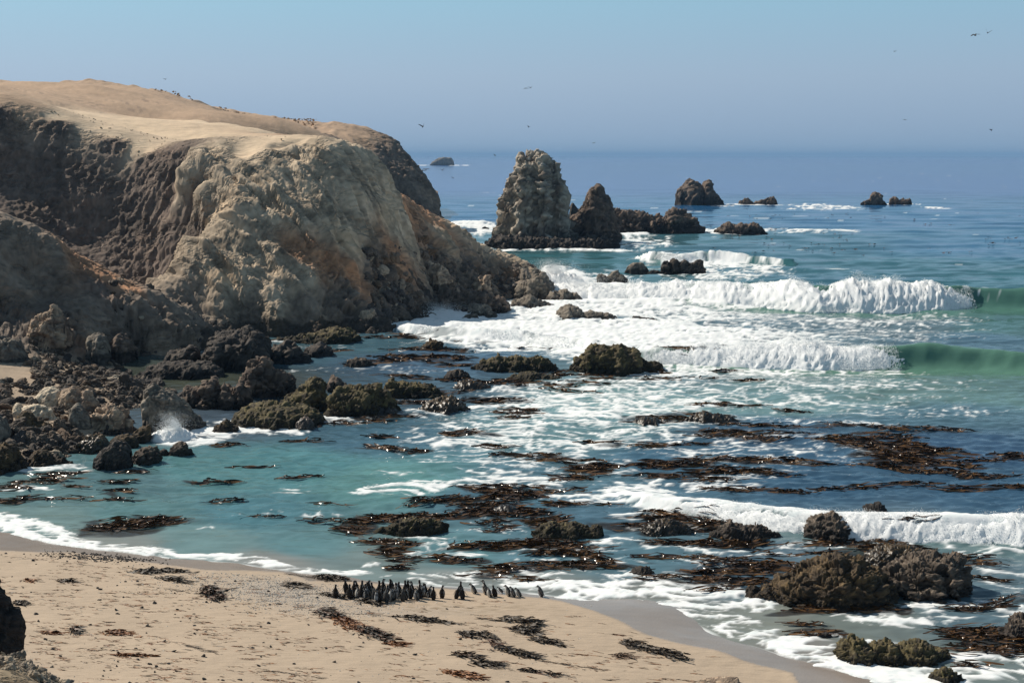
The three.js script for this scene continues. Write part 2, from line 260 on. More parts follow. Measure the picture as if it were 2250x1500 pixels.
    const n1 = fbm(x * .22, y * .22, z * .22, 4), n2 = fbm(x * 1.3, y * .7, z * 1.3, 3), n3 = noise(gx * .25, y * .3, gz * 1.8), n4 = noise(x * 3.1, y * 3.1, z * 3.1);
    let m = 1 + rock * (n1 * .75 + n2 * .6 + n4 * .35 + n3 * .5 * w[SLOPE] + (cl2[2] - .5) * .5 * craggy) + (1 - rock) * (n1 * .22 + n2 * .18);
    const red = rock * Math.max(0, fbm(x * .16 + 20, y * .3, z * .16, 3)) * .6;
    cr *= m * (1 + red * .35); cg *= m; cb *= m * (1 - red * .35);
    const pale = rock * sstep(.28, .42, n2 + n1 * .5) * .45 * (w[SLOPE] + w[BASE] * .4 + w[FAR] * .4);    // crumbled pale crust
    cr = lerp(cr, .62, pale); cg = lerp(cg, .50, pale); cb = lerp(cb, .36, pale);
    if (w[HILL] > .3) { const s = sstep(.25, .4, noise(x * .9, y, z * .9)) * .35 * sstep(-.1, .3, noise(x * .07, 1, z * .07)); cr *= 1 - s; cg *= 1 - s; cb *= 1 - s * .9; }
    const tide = y + .5 * n2 < .95 && x > -62 + .5 * z * 0 && px0(k) > 430 ? .38 : 1;                      // wet weed-black band above the water
    cr *= tide; cg *= tide; cb *= tide;
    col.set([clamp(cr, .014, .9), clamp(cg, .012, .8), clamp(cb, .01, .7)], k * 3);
    uv[k * 2] = x * .11 + z * .03; uv[k * 2 + 1] = y * .11 - z * .085;
  }
  function px0(k) { return cols[k % nc]; }
  g.setAttribute('color', new THREE.BufferAttribute(col, 3)); g.setAttribute('uv', new THREE.BufferAttribute(uv, 2));
  g.computeVertexNormals();
  {
    const a = [], b = [];
    for (let i = 0; i < idx.length; i += 3) (softAt[idx[i]] + softAt[idx[i + 1]] + softAt[idx[i + 2]] < .85 ? b : a).push(idx[i], idx[i + 1], idx[i + 2]);
    g.setIndex(a.concat(b)); g.addGroup(0, a.length, 0); g.addGroup(a.length, b.length, 1);
  }
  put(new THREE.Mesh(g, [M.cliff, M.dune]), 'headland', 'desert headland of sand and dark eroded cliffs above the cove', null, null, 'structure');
}

// ───────── the beach ─────────
const SW = [[-400, 1100], [-150, 1142], [0, 1170], [100, 1192], [200, 1206], [330, 1224], [450, 1234], [560, 1246], [640, 1260], [740, 1268], [820, 1280], [900, 1288], [1000, 1293], [1150, 1304], [1220, 1314], [1300, 1320], [1420, 1320], [1490, 1334], [1530, 1376], [1590, 1406], [1660, 1427], [1720, 1446], [1800, 1463], [1870, 1482], [1960, 1512], [2200, 1600]];
const WET = [[-400, 1150], [0, 1210], [150, 1214], [300, 1234], [450, 1252], [620, 1258], [680, 1276], [760, 1278], [900, 1292], [1000, 1297], [1150, 1311], [1230, 1321], [1300, 1342], [1370, 1370], [1420, 1394], [1480, 1411], [1560, 1427], [1650, 1457], [1735, 1478], [1755, 1500], [2000, 1620]];
const bpts = [];
const BB = (px, py, h) => { const p = P(px, py, h); bpts.push([p[0], p[2], h]); };
for (const [px, py] of SW) BB(px, py, .02);
for (const [px, py] of SW) { BB(px, py - 60, -.45); }
for (const [px, py, h] of [[-300, 1250, .5], [0, 1215, .2], [0, 1300, .75], [0, 1500, 1.7], [300, 1245, .18], [300, 1330, .7], [300, 1500, 1.6], [600, 1280, .3], [600, 1380, .85], [600, 1500, 1.4], [880, 1310, .3], [880, 1400, .75], [900, 1500, 1.2], [1150, 1330, .22], [1150, 1420, .6], [1150, 1500, .95], [1400, 1420, .3], [1400, 1500, .6], [1620, 1470, .2], [1650, 1500, .3], [1000, 1700, 1.6], [0, 1800, 3], [2000, 1700, .6], [-600, 1500, 2], [1750, 1600, .5]]) BB(px, py, h);
const beachH0 = solveRBF(bpts), beachH = (x, z) => beachH0(x, z) + .025 * fbm(x * .7, 2, z * .7, 3);
{
  const cols = [], rows = [];
  for (let px = -500; px <= 2300; px += (px < -20 ? 20 : 5)) cols.push(px);
  for (let D = 24; D < 62; D += D < 34 ? .5 : .085) rows.push(D);
  const nc = cols.length, b = new MB(), idx2 = [];
  for (const D of rows) for (const px of cols) {
    const x = (px - CX) / F * D * 1.02, z = -D; let y = beachH(x, z);
    const q = proj(x, y, z), wet = along(WET, q[0] + 14 * noise(x * .5, 1, z * .5)) - q[1];            // > 0 on the seaward side
    const s = fbm(x * .35, 3, z * .35, 4), s2 = noise(x * 2.2, 5, z * 4), wf = sstep(-3.5, 3.5, wet + 5 * s);
    y += (1 - wf) * (.012 * s2 + .02 * ridged(x * .9, 7, z * 1.8, 3));
    let c = [.505 + .07 * s, .392 + .055 * s, .285 + .04 * s];
    const grit = Math.exp(-Math.pow((q[0] - 610) / 170, 2) - Math.pow((q[1] - 1300 - (q[0] - 610) * .12) / 34, 2)) + .5 * Math.exp(-Math.pow((q[0] - 900) / 260, 2) - Math.pow((q[1] - 1345) / 14, 2));
    const gm = clamp(grit * 1.3 + s * .5 - .25) * .75;                                                // broken shell
    c = [lerp(c[0], .42, gm), lerp(c[1], .36, gm), lerp(c[2], .30, gm)];
    const tr = Math.exp(-Math.pow((q[0] - 1000) / 170, 2) - Math.pow((q[1] - 1336) / 10, 2)) * sstep(-.1, .3, noise(x * 2.5, 2, z * 5) + .3 * s2);  // trodden, damp
    c = c.map((v, i) => lerp(v, [.26, .19, .115][i], tr * .7));
    c = c.map((v, i) => lerp(v, [.33, .275, .235][i] * (1 + .2 * s), wf));
    b.v(x, y, z, c, x * .25, z * .25); b.w ??= []; b.w.push(wf);
  }
  const iw = [], id = [];
  for (let r = 0; r < rows.length - 1; r++) for (let c = 0; c < nc - 1; c++) {
    const a = r * nc + c, e = a + nc; if (Math.max(b.p[a * 3 + 1], b.p[e * 3 + 1], b.p[a * 3 + 4]) < -.3) continue;
    (b.w[a] > .6 ? iw : id).push(a, a + 1, e + 1, a, e + 1, e);
  }
  b.i = [...id]; for (const v of iw) b.i.push(v);
  const g = b.geo(); g.addGroup(0, id.length, 0); g.addGroup(id.length, iw.length, 1);
  put(new THREE.Mesh(g, [M.sand, M.wetSand]), 'beach', 'pale sand beach, damp and smooth along the water', null, null, 'structure');
}

// ───────── the sea ─────────
const polar = (x, z) => [x / -z, Math.log(-z)];
const inkind = (list, scale) => list.map((o) => { const p = P(o[0], o[1]); const q = polar(p[0], p[2]); return { a: q[0], l: q[1], v: o[2], s: scale }; });
const SEACOL = inkind([[300, 352, [.012, .085, .29]], [1100, 352, [.012, .085, .29]], [2000, 352, [.010, .072, .275]], [1000, 400, [.014, .10, .30]], [1500, 400, [.012, .092, .285]], [2100, 400, [.010, .08, .27]], [1900, 480, [.012, .105, .245]], [1050, 470, [.018, .115, .27]], [1600, 480, [.018, .115, .25]], [2200, 540, [.014, .11, .225]],
  [1100, 520, [.06, .17, .20]], [1450, 530, [.05, .16, .19]], [1700, 540, [.025, .115, .165]], [1250, 575, [.04, .15, .165]], [1500, 620, [.06, .17, .19]], [1900, 590, [.022, .12, .15]], [2200, 620, [.025, .125, .15]], [1850, 620, [.03, .12, .16]], [1400, 680, [.12, .21, .24]], [1750, 715, [.12, .20, .23]], [2000, 720, [.10, .17, .19]], [2200, 720, [.06, .16, .15]], [2150, 745, [.05, .13, .18]],
  [1500, 820, [.12, .22, .24]], [1750, 840, [.14, .26, .25]], [2000, 850, [.12, .24, .22]], [2200, 860, [.10, .22, .20]], [1400, 880, [.16, .32, .31]], [1700, 880, [.13, .27, .27]], [2100, 910, [.06, .15, .19]], [1250, 940, [.12, .27, .28]], [1700, 950, [.035, .10, .165]], [2100, 980, [.03, .09, .165]], [1500, 1010, [.04, .12, .18]], [1850, 1050, [.03, .10, .17]], [2200, 1080, [.03, .10, .17]], [1250, 1040, [.07, .17, .21]], [1300, 1130, [.06, .15, .20]], [1100, 1100, [.06, .16, .21]],
  [900, 790, [.05, .12, .19]], [820, 760, [.06, .16, .20]], [900, 860, [.05, .11, .15]], [650, 760, [.05, .12, .14]], [500, 860, [.05, .07, .075]], [450, 840, [.06, .075, .05]], [500, 930, [.06, .10, .13]], [800, 960, [.05, .14, .19]], [650, 1020, [.07, .235, .25]], [850, 1060, [.10, .29, .275]], [450, 1040, [.075, .23, .235]], [300, 1060, [.08, .19, .20]], [100, 1090, [.10, .21, .21]], [300, 1130, [.10, .25, .25]], [550, 1130, [.075, .235, .27]], [650, 1200, [.10, .25, .26]], [450, 1190, [.14, .27, .26]], [100, 1140, [.16, .28, .26]],
  [250, 1195, [.24, .28, .24]], [600, 1235, [.25, .27, .235]], [850, 1240, [.17, .25, .23]], [1000, 1220, [.09, .24, .26]], [1000, 1275, [.22, .26, .23]], [1200, 1215, [.08, .2, .24]], [1400, 1240, [.08, .19, .23]], [1200, 1300, [.2, .24, .21]], [1450, 1300, [.2, .23, .2]], [1600, 1270, [.07, .15, .2]], [1650, 1370, [.22, .26, .215]], [1900, 1370, [.15, .20, .18]], [1750, 1440, [.22, .23, .2]], [2150, 1350, [.09, .17, .20]], [2150, 1240, [.10, .18, .21]], [2050, 1480, [.16, .22, .2]], [2000, 1180, [.10, .17, .2]]]);
function seaTint(x, z) {
  const [a, l] = polar(x, z); let s = 0, r = 0, g = 0, b = 0;
  for (const o of SEACOL) { const da = (a - o.a) * 3.2, dl = (l - o.l) * 2.6, w = 1 / Math.pow(da * da + dl * dl + .0016, 2.4); s += w; r += w * o.v[0]; g += w * o.v[1]; b += w * o.v[2]; }
  const m = (r + g + b) / 3, k = z > -120 ? .13 : .04;
  return [lerp(r, m, k) / s, lerp(g, m, k) / s * .94, lerp(b, m, k) / s];
}
// soft ellipses laid on the water: centre and half axes given as they appear in the photograph, tilt in degrees
function blobs(list) {
  return list.map(([px, py, rx, ry, v, tilt = 0]) => {
    const c = P(px, py), D = -c[2], wx = rx / F * D, wz = ry * D * D / (F * H), t = Math.tan(tilt * Math.PI / 180) * D / H;  // the tilt as a drift in z per metre of x
    return { x: c[0], z: c[2], wx, wz, v, t };
  });
}
function blobSum(list, x, z) {
  let s = 0;
  for (const b of list) { const dx = (x - b.x) / b.wx; if (dx > 2 || dx < -2) continue; const dz = (z - b.z - b.t * (x - b.x)) / b.wz; if (dz > 2 || dz < -2) continue; const d = dx * dx + dz * dz; if (d < 4) s = Math.max(s, b.v * (d < .5 ? 1 : 1 - sstep(.5, 2.6, d)) + s * .25); }
  return s;
}
const FOAM = blobs([[1040, 500, 50, 13, .95], [1020, 492, 40, 6, .9], [1085, 541, 60, 4, .6], [1400, 522, 60, 16, .62], [1390, 512, 35, 6, .9], [1420, 538, 60, 6, .75], [1590, 508, 50, 5, .9], [1740, 506, 120, 4, .75], [1840, 505, 40, 2, .6], [1820, 455, 60, 5, .7], [1770, 459, 40, 3, .6], [1720, 449, 110, 2, .5], [2065, 457, 30, 1.5, .8], [1650, 449, 60, 2, .6], [1590, 451, 25, 1.5, .7], [1985, 449, 40, 1.5, .7], [930, 363, 14, 1, .95], [1013, 363, 20, 1, .95], [1200, 548, 170, 3, .75], [1310, 549, 70, 2.5, .85],
  [1500, 570, 90, 10, .9], [1590, 585, 110, 20, .72], [1690, 580, 40, 7, .5, -8], [1560, 605, 110, 8, .6], [1230, 606, 60, 18, .95], [1290, 632, 110, 20, .95], [1430, 652, 160, 16, .9], [1330, 610, 60, 10, .7], [1600, 665, 100, 10, .8],
  [1100, 702, 230, 28, 1.0], [940, 708, 105, 18, 1.05], [1000, 735, 120, 14, .8, 4], [1230, 735, 240, 26, 1.05], [1430, 742, 230, 34, 1.0], [1630, 740, 190, 22, .7], [1700, 700, 300, 16, .42], [1850, 722, 260, 26, .42], [1300, 672, 190, 18, .95], [1500, 692, 150, 20, .66], [1650, 765, 200, 16, .72], [1860, 765, 150, 10, .4], [1350, 780, 140, 16, .8], [2050, 700, 120, 12, .4], [2100, 660, 60, 12, .5], [2200, 650, 60, 4, .45], [1150, 760, 120, 10, .65],
  [1500, 812, 200, 12, .7], [1750, 818, 250, 10, .55], [1350, 870, 230, 36, .62], [1200, 900, 150, 36, .58], [1280, 935, 250, 44, .60], [1080, 955, 180, 30, .45], [1500, 860, 300, 36, .50], [1800, 850, 300, 32, .40], [1950, 900, 250, 14, .40], [1180, 980, 200, 24, .5], [1000, 1000, 120, 14, .3], [1750, 925, 180, 8, .5, 3],
  [890, 1078, 80, 8, .75], [950, 1062, 110, 9, .68, -5], [860, 1042, 60, 3, .5], [1200, 1030, 180, 26, .50], [1130, 1060, 110, 14, .55], [1500, 1062, 160, 16, .62], [1700, 985, 190, 34, .45], [1550, 980, 140, 20, .40], [1680, 1040, 90, 10, .45], [1400, 1080, 70, 16, .75], [1900, 990, 120, 14, .3],
  [1450, 1102, 60, 14, 1.0], [1560, 1120, 120, 16, 1.0, 8], [1700, 1138, 150, 18, 1.0, 7], [1880, 1158, 200, 20, 1.0, 4], [2120, 1180, 200, 20, 1.0, 4], [1300, 1096, 90, 14, .55], [1500, 1160, 120, 8, .45], [1420, 1130, 60, 10, .6],
  [640, 926, 130, 7, .8], [560, 948, 110, 9, .72], [425, 962, 60, 15, 1.0], [480, 945, 60, 10, .8], [760, 918, 60, 6, .7], [130, 1028, 110, 8, .62], [30, 1075, 50, 6, .6], [450, 770, 60, 4, .3], [590, 748, 40, 3, .6], [720, 760, 60, 3, .4], [820, 812, 160, 8, .38], [850, 870, 60, 12, .5], [880, 905, 120, 8, .6],
  [40, 1150, 110, 15, .80, 11], [180, 1180, 120, 12, .74, 11], [330, 1206, 140, 9, .62, 7], [60, 1166, 120, 4, 1, 11], [210, 1196, 130, 4, .9, 10], [500, 1226, 120, 6, .66, 5], [640, 1244, 90, 7, .82, 5], [760, 1256, 80, 7, .7, 5], [835, 1240, 24, 8, .68], [1000, 1268, 160, 10, .55], [1010, 1284, 140, 5, .6], [430, 1160, 80, 7, .34], [640, 1080, 50, 12, .42], [560, 1130, 80, 6, .3], [690, 1140, 40, 5, .5], [930, 1190, 60, 14, .5], [1080, 1155, 70, 10, .4], [1000, 1215, 120, 6, .4], [1180, 1260, 90, 10, .5],
  [1300, 1296, 130, 20, .78], [1430, 1285, 120, 24, .70], [1180, 1285, 90, 12, .7], [1540, 1310, 100, 26, .75], [1620, 1370, 100, 22, .66, 20], [1730, 1420, 110, 20, .70, 17], [1840, 1450, 130, 22, .76, 14], [1950, 1488, 150, 26, .8, 12], [2150, 1460, 150, 40, .66], [1980, 1352, 140, 16, .62], [2080, 1330, 90, 14, .6], [2200, 1260, 90, 26, .55], [2200, 1330, 110, 26, .5], [1700, 1330, 80, 14, .55], [1450, 1205, 190, 8, .6], [1330, 1235, 180, 10, .5], [1540, 1240, 140, 10, .5], [1650, 1215, 120, 8, .45], [1850, 1200, 160, 8, .5], [2150, 1210, 120, 12, .62], [1340, 1190, 60, 6, .6], [1240, 1205, 100, 7, .5], [1850, 1410, 120, 16, .6]]);
const KELPS = [ // floating weed: [px, py, half width, half height, density, tilt]
  [905, 740, 130, 5, .7], [1010, 738, 80, 7, .8], [1080, 752, 130, 5, .7], [1170, 765, 90, 4, .6], [930, 770, 90, 6, .7], [1000, 775, 90, 4, .6], [720, 768, 90, 5, .6], [880, 787, 90, 7, .8], [960, 792, 80, 8, .9], [1010, 805, 60, 6, .6], [800, 798, 60, 5, .6], [900, 826, 60, 3, .5], [1050, 838, 120, 8, .7], [1120, 846, 90, 6, .7], [960, 860, 90, 7, .7], [1060, 880, 90, 8, .8], [1110, 880, 60, 6, .7], [900, 885, 80, 6, .7], [760, 925, 110, 6, .8], [830, 915, 90, 5, .7], [700, 935, 60, 4, .5],
  [1290, 820, 150, 8, .7], [1380, 812, 90, 8, .8], [1500, 790, 70, 10, .9], [1560, 795, 40, 6, .7], [1420, 832, 140, 5, .6], [1600, 815, 60, 3, .6], [1640, 840, 50, 3, .6], [1300, 848, 110, 7, .5], [1260, 860, 70, 5, .5], [1140, 905, 60, 8, .8], [1120, 918, 50, 4, .6],
  [1025, 955, 55, 8, .9], [850, 985, 60, 5, .9, 5], [830, 960, 40, 3, .6], [920, 992, 30, 3, .6], [1090, 980, 50, 3, .6], [1150, 1000, 100, 5, .6], [1250, 1010, 70, 6, .7], [1330, 970, 60, 4, .6],
  [1420, 924, 60, 10, .95], [1530, 918, 80, 10, .9], [1600, 890, 90, 7, .5], [1760, 900, 60, 6, .4], [1650, 935, 100, 6, .6], [1800, 940, 160, 5, .8], [2000, 945, 160, 5, .8], [1960, 960, 90, 6, .7], [1740, 955, 60, 8, .6], [1600, 955, 90, 9, .85], [1680, 965, 60, 7, .7], [1400, 975, 50, 8, .7], [1500, 975, 80, 5, .6], [1870, 968, 120, 6, .7], [1980, 985, 130, 16, 1.0, 4], [2010, 1010, 120, 13, 1.0, 6], [2040, 1035, 110, 10, .8, 5], [1950, 1025, 90, 5, .6], [2160, 1010, 60, 5, .8], [2220, 1000, 50, 8, .8], [2150, 1045, 90, 6, .8], [2230, 1075, 50, 5, .7], [2100, 1075, 80, 6, .7], [2000, 1065, 120, 4, .6],
  [1300, 1032, 60, 12, .95], [1380, 1020, 110, 8, .9], [1480, 1018, 100, 10, .95], [1560, 1005, 70, 6, .7], [1690, 1010, 100, 10, .9], [1600, 1035, 110, 8, .9], [1720, 1040, 80, 6, .7], [1560, 1055, 60, 6, .7], [1780, 1020, 60, 5, .6], [1450, 1045, 80, 6, .7], [1620, 1075, 90, 6, .6], [1760, 1080, 90, 6, .7], [1880, 1075, 60, 4, .5], [1250, 1050, 50, 8, .7],
  [1100, 1076, 90, 9, .95], [1130, 1090, 70, 8, 1.0], [1000, 1100, 110, 7, .9, -3], [930, 1108, 50, 3, .6, -10], [1080, 1112, 110, 6, .9], [1230, 1080, 50, 6, .6], [1240, 1110, 60, 5, .7], [1350, 1110, 50, 3, .5],
  [840, 1142, 70, 8, 1.0], [770, 1160, 38, 14, 1.0], [930, 1138, 80, 8, 1.0], [1010, 1135, 90, 6, .9], [1110, 1128, 110, 9, .9], [830, 1190, 90, 6, .9, 3], [860, 1210, 34, 10, .9], [880, 1228, 40, 6, .6], [880, 1248, 22, 4, .9], [1090, 1155, 50, 10, .7], [1200, 1145, 70, 10, .8], [1090, 1200, 130, 9, .95, -2], [1030, 1202, 30, 5, .8], [1200, 1195, 90, 7, .9], [1280, 1205, 120, 4, .8], [970, 1228, 35, 7, .95], [1020, 1235, 40, 7, .9, -4], [1090, 1250, 50, 8, .8], [1080, 1265, 60, 4, .7], [1240, 1218, 100, 5, .9], [1300, 1225, 60, 7, .8, 8], [1230, 1245, 150, 8, .85], [1330, 1245, 90, 7, .8], [1170, 1275, 40, 4, .7],
  [1420, 1150, 90, 14, 1.0], [1500, 1140, 90, 10, .95, 8], [1560, 1160, 60, 10, .9], [1590, 1195, 130, 8, .95], [1500, 1192, 100, 6, .8], [1450, 1225, 110, 6, .7], [1640, 1235, 110, 9, .8], [1700, 1245, 110, 10, .9], [1600, 1258, 120, 8, .8], [1750, 1215, 140, 6, .6], [1500, 1270, 120, 6, .7], [1620, 1280, 110, 8, .9], [1560, 1300, 80, 5, .6], [1850, 1195, 150, 6, .7], [2000, 1180, 80, 6, .6], [1960, 1210, 100, 14, 1.0], [2100, 1225, 60, 8, .8], [2160, 1240, 60, 6, .7], [1870, 1340, 110, 8, .9], [1780, 1345, 80, 5, .6], [1950, 1338, 50, 10, .9], [2180, 1270, 80, 4, .5], [2210, 1325, 60, 8, .8, -10], [2150, 1340, 90, 6, .7], [2170, 1400, 110, 14, 1.0, 4], [2130, 1385, 60, 8, .9], [2210, 1430, 90, 12, 1.0], [2120, 1420, 60, 8, .8], [1760, 1375, 60, 4, .5], [1800, 1395, 50, 5, .7], [2150, 1465, 40, 4, .6],
  [130, 1042, 60, 7, .95], [120, 1055, 50, 5, .8], [60, 1062, 70, 5, .8], [250, 1060, 40, 3, .6], [170, 1072, 70, 4, .7], [40, 1072, 40, 5, .9], [30, 1100, 40, 8, 1.0, -5], [260, 1083, 50, 5, .9], [140, 1095, 70, 5, .6], [230, 1100, 60, 5, .5], [460, 1060, 60, 5, .8], [300, 1040, 40, 3, .6], [560, 1027, 60, 4, .5], [660, 1050, 40, 3, .6], [480, 1104, 50, 4, .7], [700, 1143, 40, 5, .5], [740, 1110, 50, 4, .6], [660, 970, 50, 3, .5], [290, 1152, 110, 14, 1.0, -4], [580, 1136, 50, 3, .5], [500, 980, 30, 3, .5]];
const KELP = blobs(KELPS.map(([a, b, rx, ry, v, t]) => [a, b, rx, ry * (b > 1060 && a > 600 ? 1.35 : 1.1), v, t]));
// the rollers: crest line [px, py of its foot], height, how much of it is broken
const along3 = (x, tab) => along(tab, x);
function crest(list) { return list.map(([px, py, h]) => { const p = P(px, py); return [p[0], p[2], h]; }); }
const WAVES = [
  { c: crest([[1180, 640, .5], [1300, 656, 1.2], [1500, 664, 1.7], [1650, 672, 1.9], [1800, 682, 2.2], [1950, 682, 2.3], [2080, 680, 2.2], [2160, 676, 2.0], [2300, 676, 1.8], [2600, 676, 1.5]]), brk: 2235, label: 'tallest white breaker far out with a green unbroken shoulder', col: [.085, .205, .16] },
  { c: crest([[1350, 796, .4], [1450, 798, .9], [1600, 802, 1.15], [1800, 808, 1.35], [1950, 808, 1.5], [2060, 806, 1.5], [2160, 806, 1.3], [2300, 812, 1.1], [2600, 815, .9]]), brk: 2110, label: 'middle breaker with clear green face rolling in past the square mossy rock', col: [.10, .225, .165] },
  { c: crest([[1360, 1098, .1], [1420, 1110, .35], [1560, 1140, .5], [1700, 1162, .65], [1850, 1180, .7], [2000, 1186, .75], [2250, 1196, .85], [2450, 1200, .8], [2800, 1206, .4], [2950, 1208, .05]]), brk: 3000, label: 'low white surge of foam washing behind the two nearest big rocks', col: [.12, .2, .2] },
  { c: crest([[1395, 566, .3], [1430, 574, 1.0], [1500, 577, 1.0], [1585, 574, 1.2], [1640, 576, .9], [1750, 580, .6]]), brk: 1592, label: 'small breaker spilling white behind the jagged rock in the surf', col: [.05, .16, .16] },
  { c: crest([[840, 728, .1], [900, 732, .5], [1000, 742, .6], [1150, 752, .7], [1300, 775, .7], [1450, 786, .3]]), brk: 3000, label: 'boiling white surf running in along the cliff foot', col: [.12, .2, .22] },
];
const waveAt = (w, x) => { const c = w.c; if (x < c[0][0] || x > c[c.length - 1][0]) return null; let i = 1; while (x > c[i][0]) i++; const t = (x - c[i - 1][0]) / (c[i][0] - c[i - 1][0]); return [lerp(c[i - 1][1], c[i][1], t), lerp(c[i - 1][2], c[i][2], t)]; };
const spacing = (D) => Math.max(.09, D * D / (H * F) * 1.0);
function seaH(x, z) {
  const D = -z, sp = spacing(D), keep = (l) => clamp(l / (2.2 * sp) - .3), off = sstep(50, 150, D);
  let h = 0;
  h += (.03 + .22 * off) * Math.sin((z + 5 * noise(x * .03, 1, z * .03)) * 6.283 / 16 + 2 * noise(x * .015, 2, z * .015)) * keep(16) * .6;
  h += (.07 + .26 * off) * noise(x * .09, 3, z * .16) * keep(9);
  h += (.06 + .12 * off) * noise(x * .30, 4, z * .5) * keep(2.6);
  h += (.095 + .0 * off) * noise(x * .8, 5, z * 1.3) * keep(1);
  if (D < 120) h += (.034) * noise(x * 2.2, 6, z * 3.6) * keep(.4);
  const shore = sstep(0, 9, D - shoreD(x, z));
  h *= .12 + .88 * shore;
  for (const w of WAVES) { const a = waveAt(w, x); if (!a) continue; const d = z - (a[0] - a[1] * .9); if (d > -14 && d < 6) h += a[1] * (d > 0 ? Math.exp(-d * d / (a[1] * a[1] * .55 + .1)) : Math.exp(-d * d / (a[1] * a[1] * 5 + 2))) * (1 + .08 * noise(x * .4, 1, 3)); }
  return h;
}
const SWD = SW.map(([px, py]) => { const p = P(px, py); return [p[0] / -p[2], -p[2]]; });
function shoreD(x, z) { return along(SWD, x / -z); }
const foamTone = [.93, .94, .94];
let seaGrid;
{
  const cols = [], rows = [];
  for (let px = -2500; px < -40; px += 160) cols.push(px);
  for (let px = -40; px < 2300; px += 4.2) cols.push(px);
  for (let px = 2300; px < 2960; px += 11) cols.push(px);
  for (let px = 2960; px <= 4800; px += 160) cols.push(px);
  for (let y = 1530; y > 345; y -= (y > 1100 ? 1.8 : y > 520 ? 1.3 : 1.0)) rows.push(-P(CX, y)[2]);
  rows.push(14000, 22000);
  const nc = cols.length, nr = rows.length, n = nc * nr, pos = new Float32Array(n * 3), col = new Float32Array(n * 3), cover = new Float32Array(n);
  for (let r = 0, k = 0; r < nr; r++) for (let c = 0; c < nc; c++, k++) {
    const D = rows[r], x = (cols[c] - CX) / F * D * 1.0, z = -D, inside = cols[c] > -60 && cols[c] < 2960;
    let y = inside && D < 2500 ? seaH(x, z) : 0, base = seaTint(x, z), fo = 0;
    if (inside && D < 3000) {
      const wx = x + 1.1 * noise(x * .35, 1.5, z * .35), wz = z + .9 * noise(x * .35, 7.5, z * .35);
      const dens = blobSum(FOAM, x + 1.2 * noise(x * .25, 2, z * .25), z + 1.0 * noise(x * .25, 5, z * .25)), far = sstep(90, 300, D);
      if (dens > .02) {
        const R = (n) => Math.max(0, 1 - Math.abs(n) * 2.3), k = lerp(1, .5, far);
        const lace = .40 * R(noise(wx * .55 * k, 3, wz * 1.0 * k)) + .33 * R(noise(wx * 1.3 * k, 4, wz * 2.2 * k)) + .17 * R(noise(wx * 3.1 * k, 2, wz * 4.6 * k)) + .14 * (.5 + noise(wx * .14, 9, wz * .3)) + .16 * noise(wx * .3, 19, wz * .8);
        fo = sstep(.94 - .80 * dens, 1.26 - .80 * dens, lace);
        y += fo * dens * (.03 + .12 * sstep(75, 130, D) * sstep(.5, 1, dens)) * (1 + 1.2 * ridged(x * .9, 2, z * 1.1, 4));
      }
      const kd = blobSum(KELP, wx, wz);
      if (kd > .05) { const s = sstep(.55, .8, kd * .75 + .55 * noise(wx * .35, 6, wz * .9) + .25 * noise(wx * 1.1, 1, wz * 2.6)); base = base.map((v, i) => lerp(v, [.030, .026, .024][i], s * .9)); fo *= 1 - .6 * s; }
      const t = 1 + .22 * noise(x * .05, 4, z * .15) + .16 * noise(x * .22, 5, z * .8) + .16 * noise(x * .6, 6, z * 2.4);
      base = base.map((v) => v * t);
      for (const w of WAVES) { const a = waveAt(w, x); if (!a) continue; const d = z - a[0] + a[1] * .9; if (d > -1.5 * a[1] && d < 5 * a[1]) { const s = sstep(-1.5 * a[1], 0, d) * (1 - sstep(2 * a[1], 5 * a[1], d)) * clamp(a[1]) * .85; base = base.map((v, i) => lerp(v, w.col[i], s)); } }
      if (D > 150) { const cap = sstep(.66, .72, noise(x * .12, 31, z * .2) + .25 * noise(x * .5, 3, z * .6)) * (D < 1200 ? .6 : 0); fo = Math.max(fo, cap); }   // far whitecaps
      if (D - shoreD(x, z) < .35) fo = Math.max(fo, .75 * sstep(.35, .1, D - shoreD(x, z)) * sstep(-.3, .2, noise(x * .6, 3, z * .6)));
    }
    pos.set([x, y, z], k * 3); cover[k] = fo;
    const hole = fo > .02 && inside ? .30 * sstep(.02, .35, noise(x * 1.6, 21, z * 2.4) + .7 * noise(x * 4.2, 22, z * 6)) : 0;
    for (let i = 0; i < 3; i++) col[k * 3 + i] = lerp(base[i], lerp(foamTone[i], [.52, .66, .68][i], hole), fo);
  }
  const iw = [], fi = [];
  for (let r = 0; r < nr - 1; r++) for (let c = 0; c < nc - 1; c++) {
    const a = r * nc + c, d = a + nc, m = (cover[a] + cover[a + 1] + cover[d] + cover[d + 1]) / 4;
    (m > .5 ? fi : iw).push(a, a + 1, d + 1, a, d + 1, d);
  }
  const g = new THREE.BufferGeometry(), idx = new Uint32Array(iw.length + fi.length); idx.set(iw); idx.set(fi, iw.length);
  g.setAttribute('position', new THREE.BufferAttribute(pos, 3)); g.setAttribute('color', new THREE.BufferAttribute(col, 3)); g.setIndex(new THREE.BufferAttribute(idx, 1)); g.computeVertexNormals();
  g.addGroup(0, iw.length, 0); g.addGroup(iw.length, fi.length, 1);
  put(new THREE.Mesh(g, [M.water, M.foam]), 'sea', 'blue green sea with streaks of foam and breaking surf', null, null, 'structure');
}
const dropGeo = new THREE.TetrahedronGeometry(1.2);
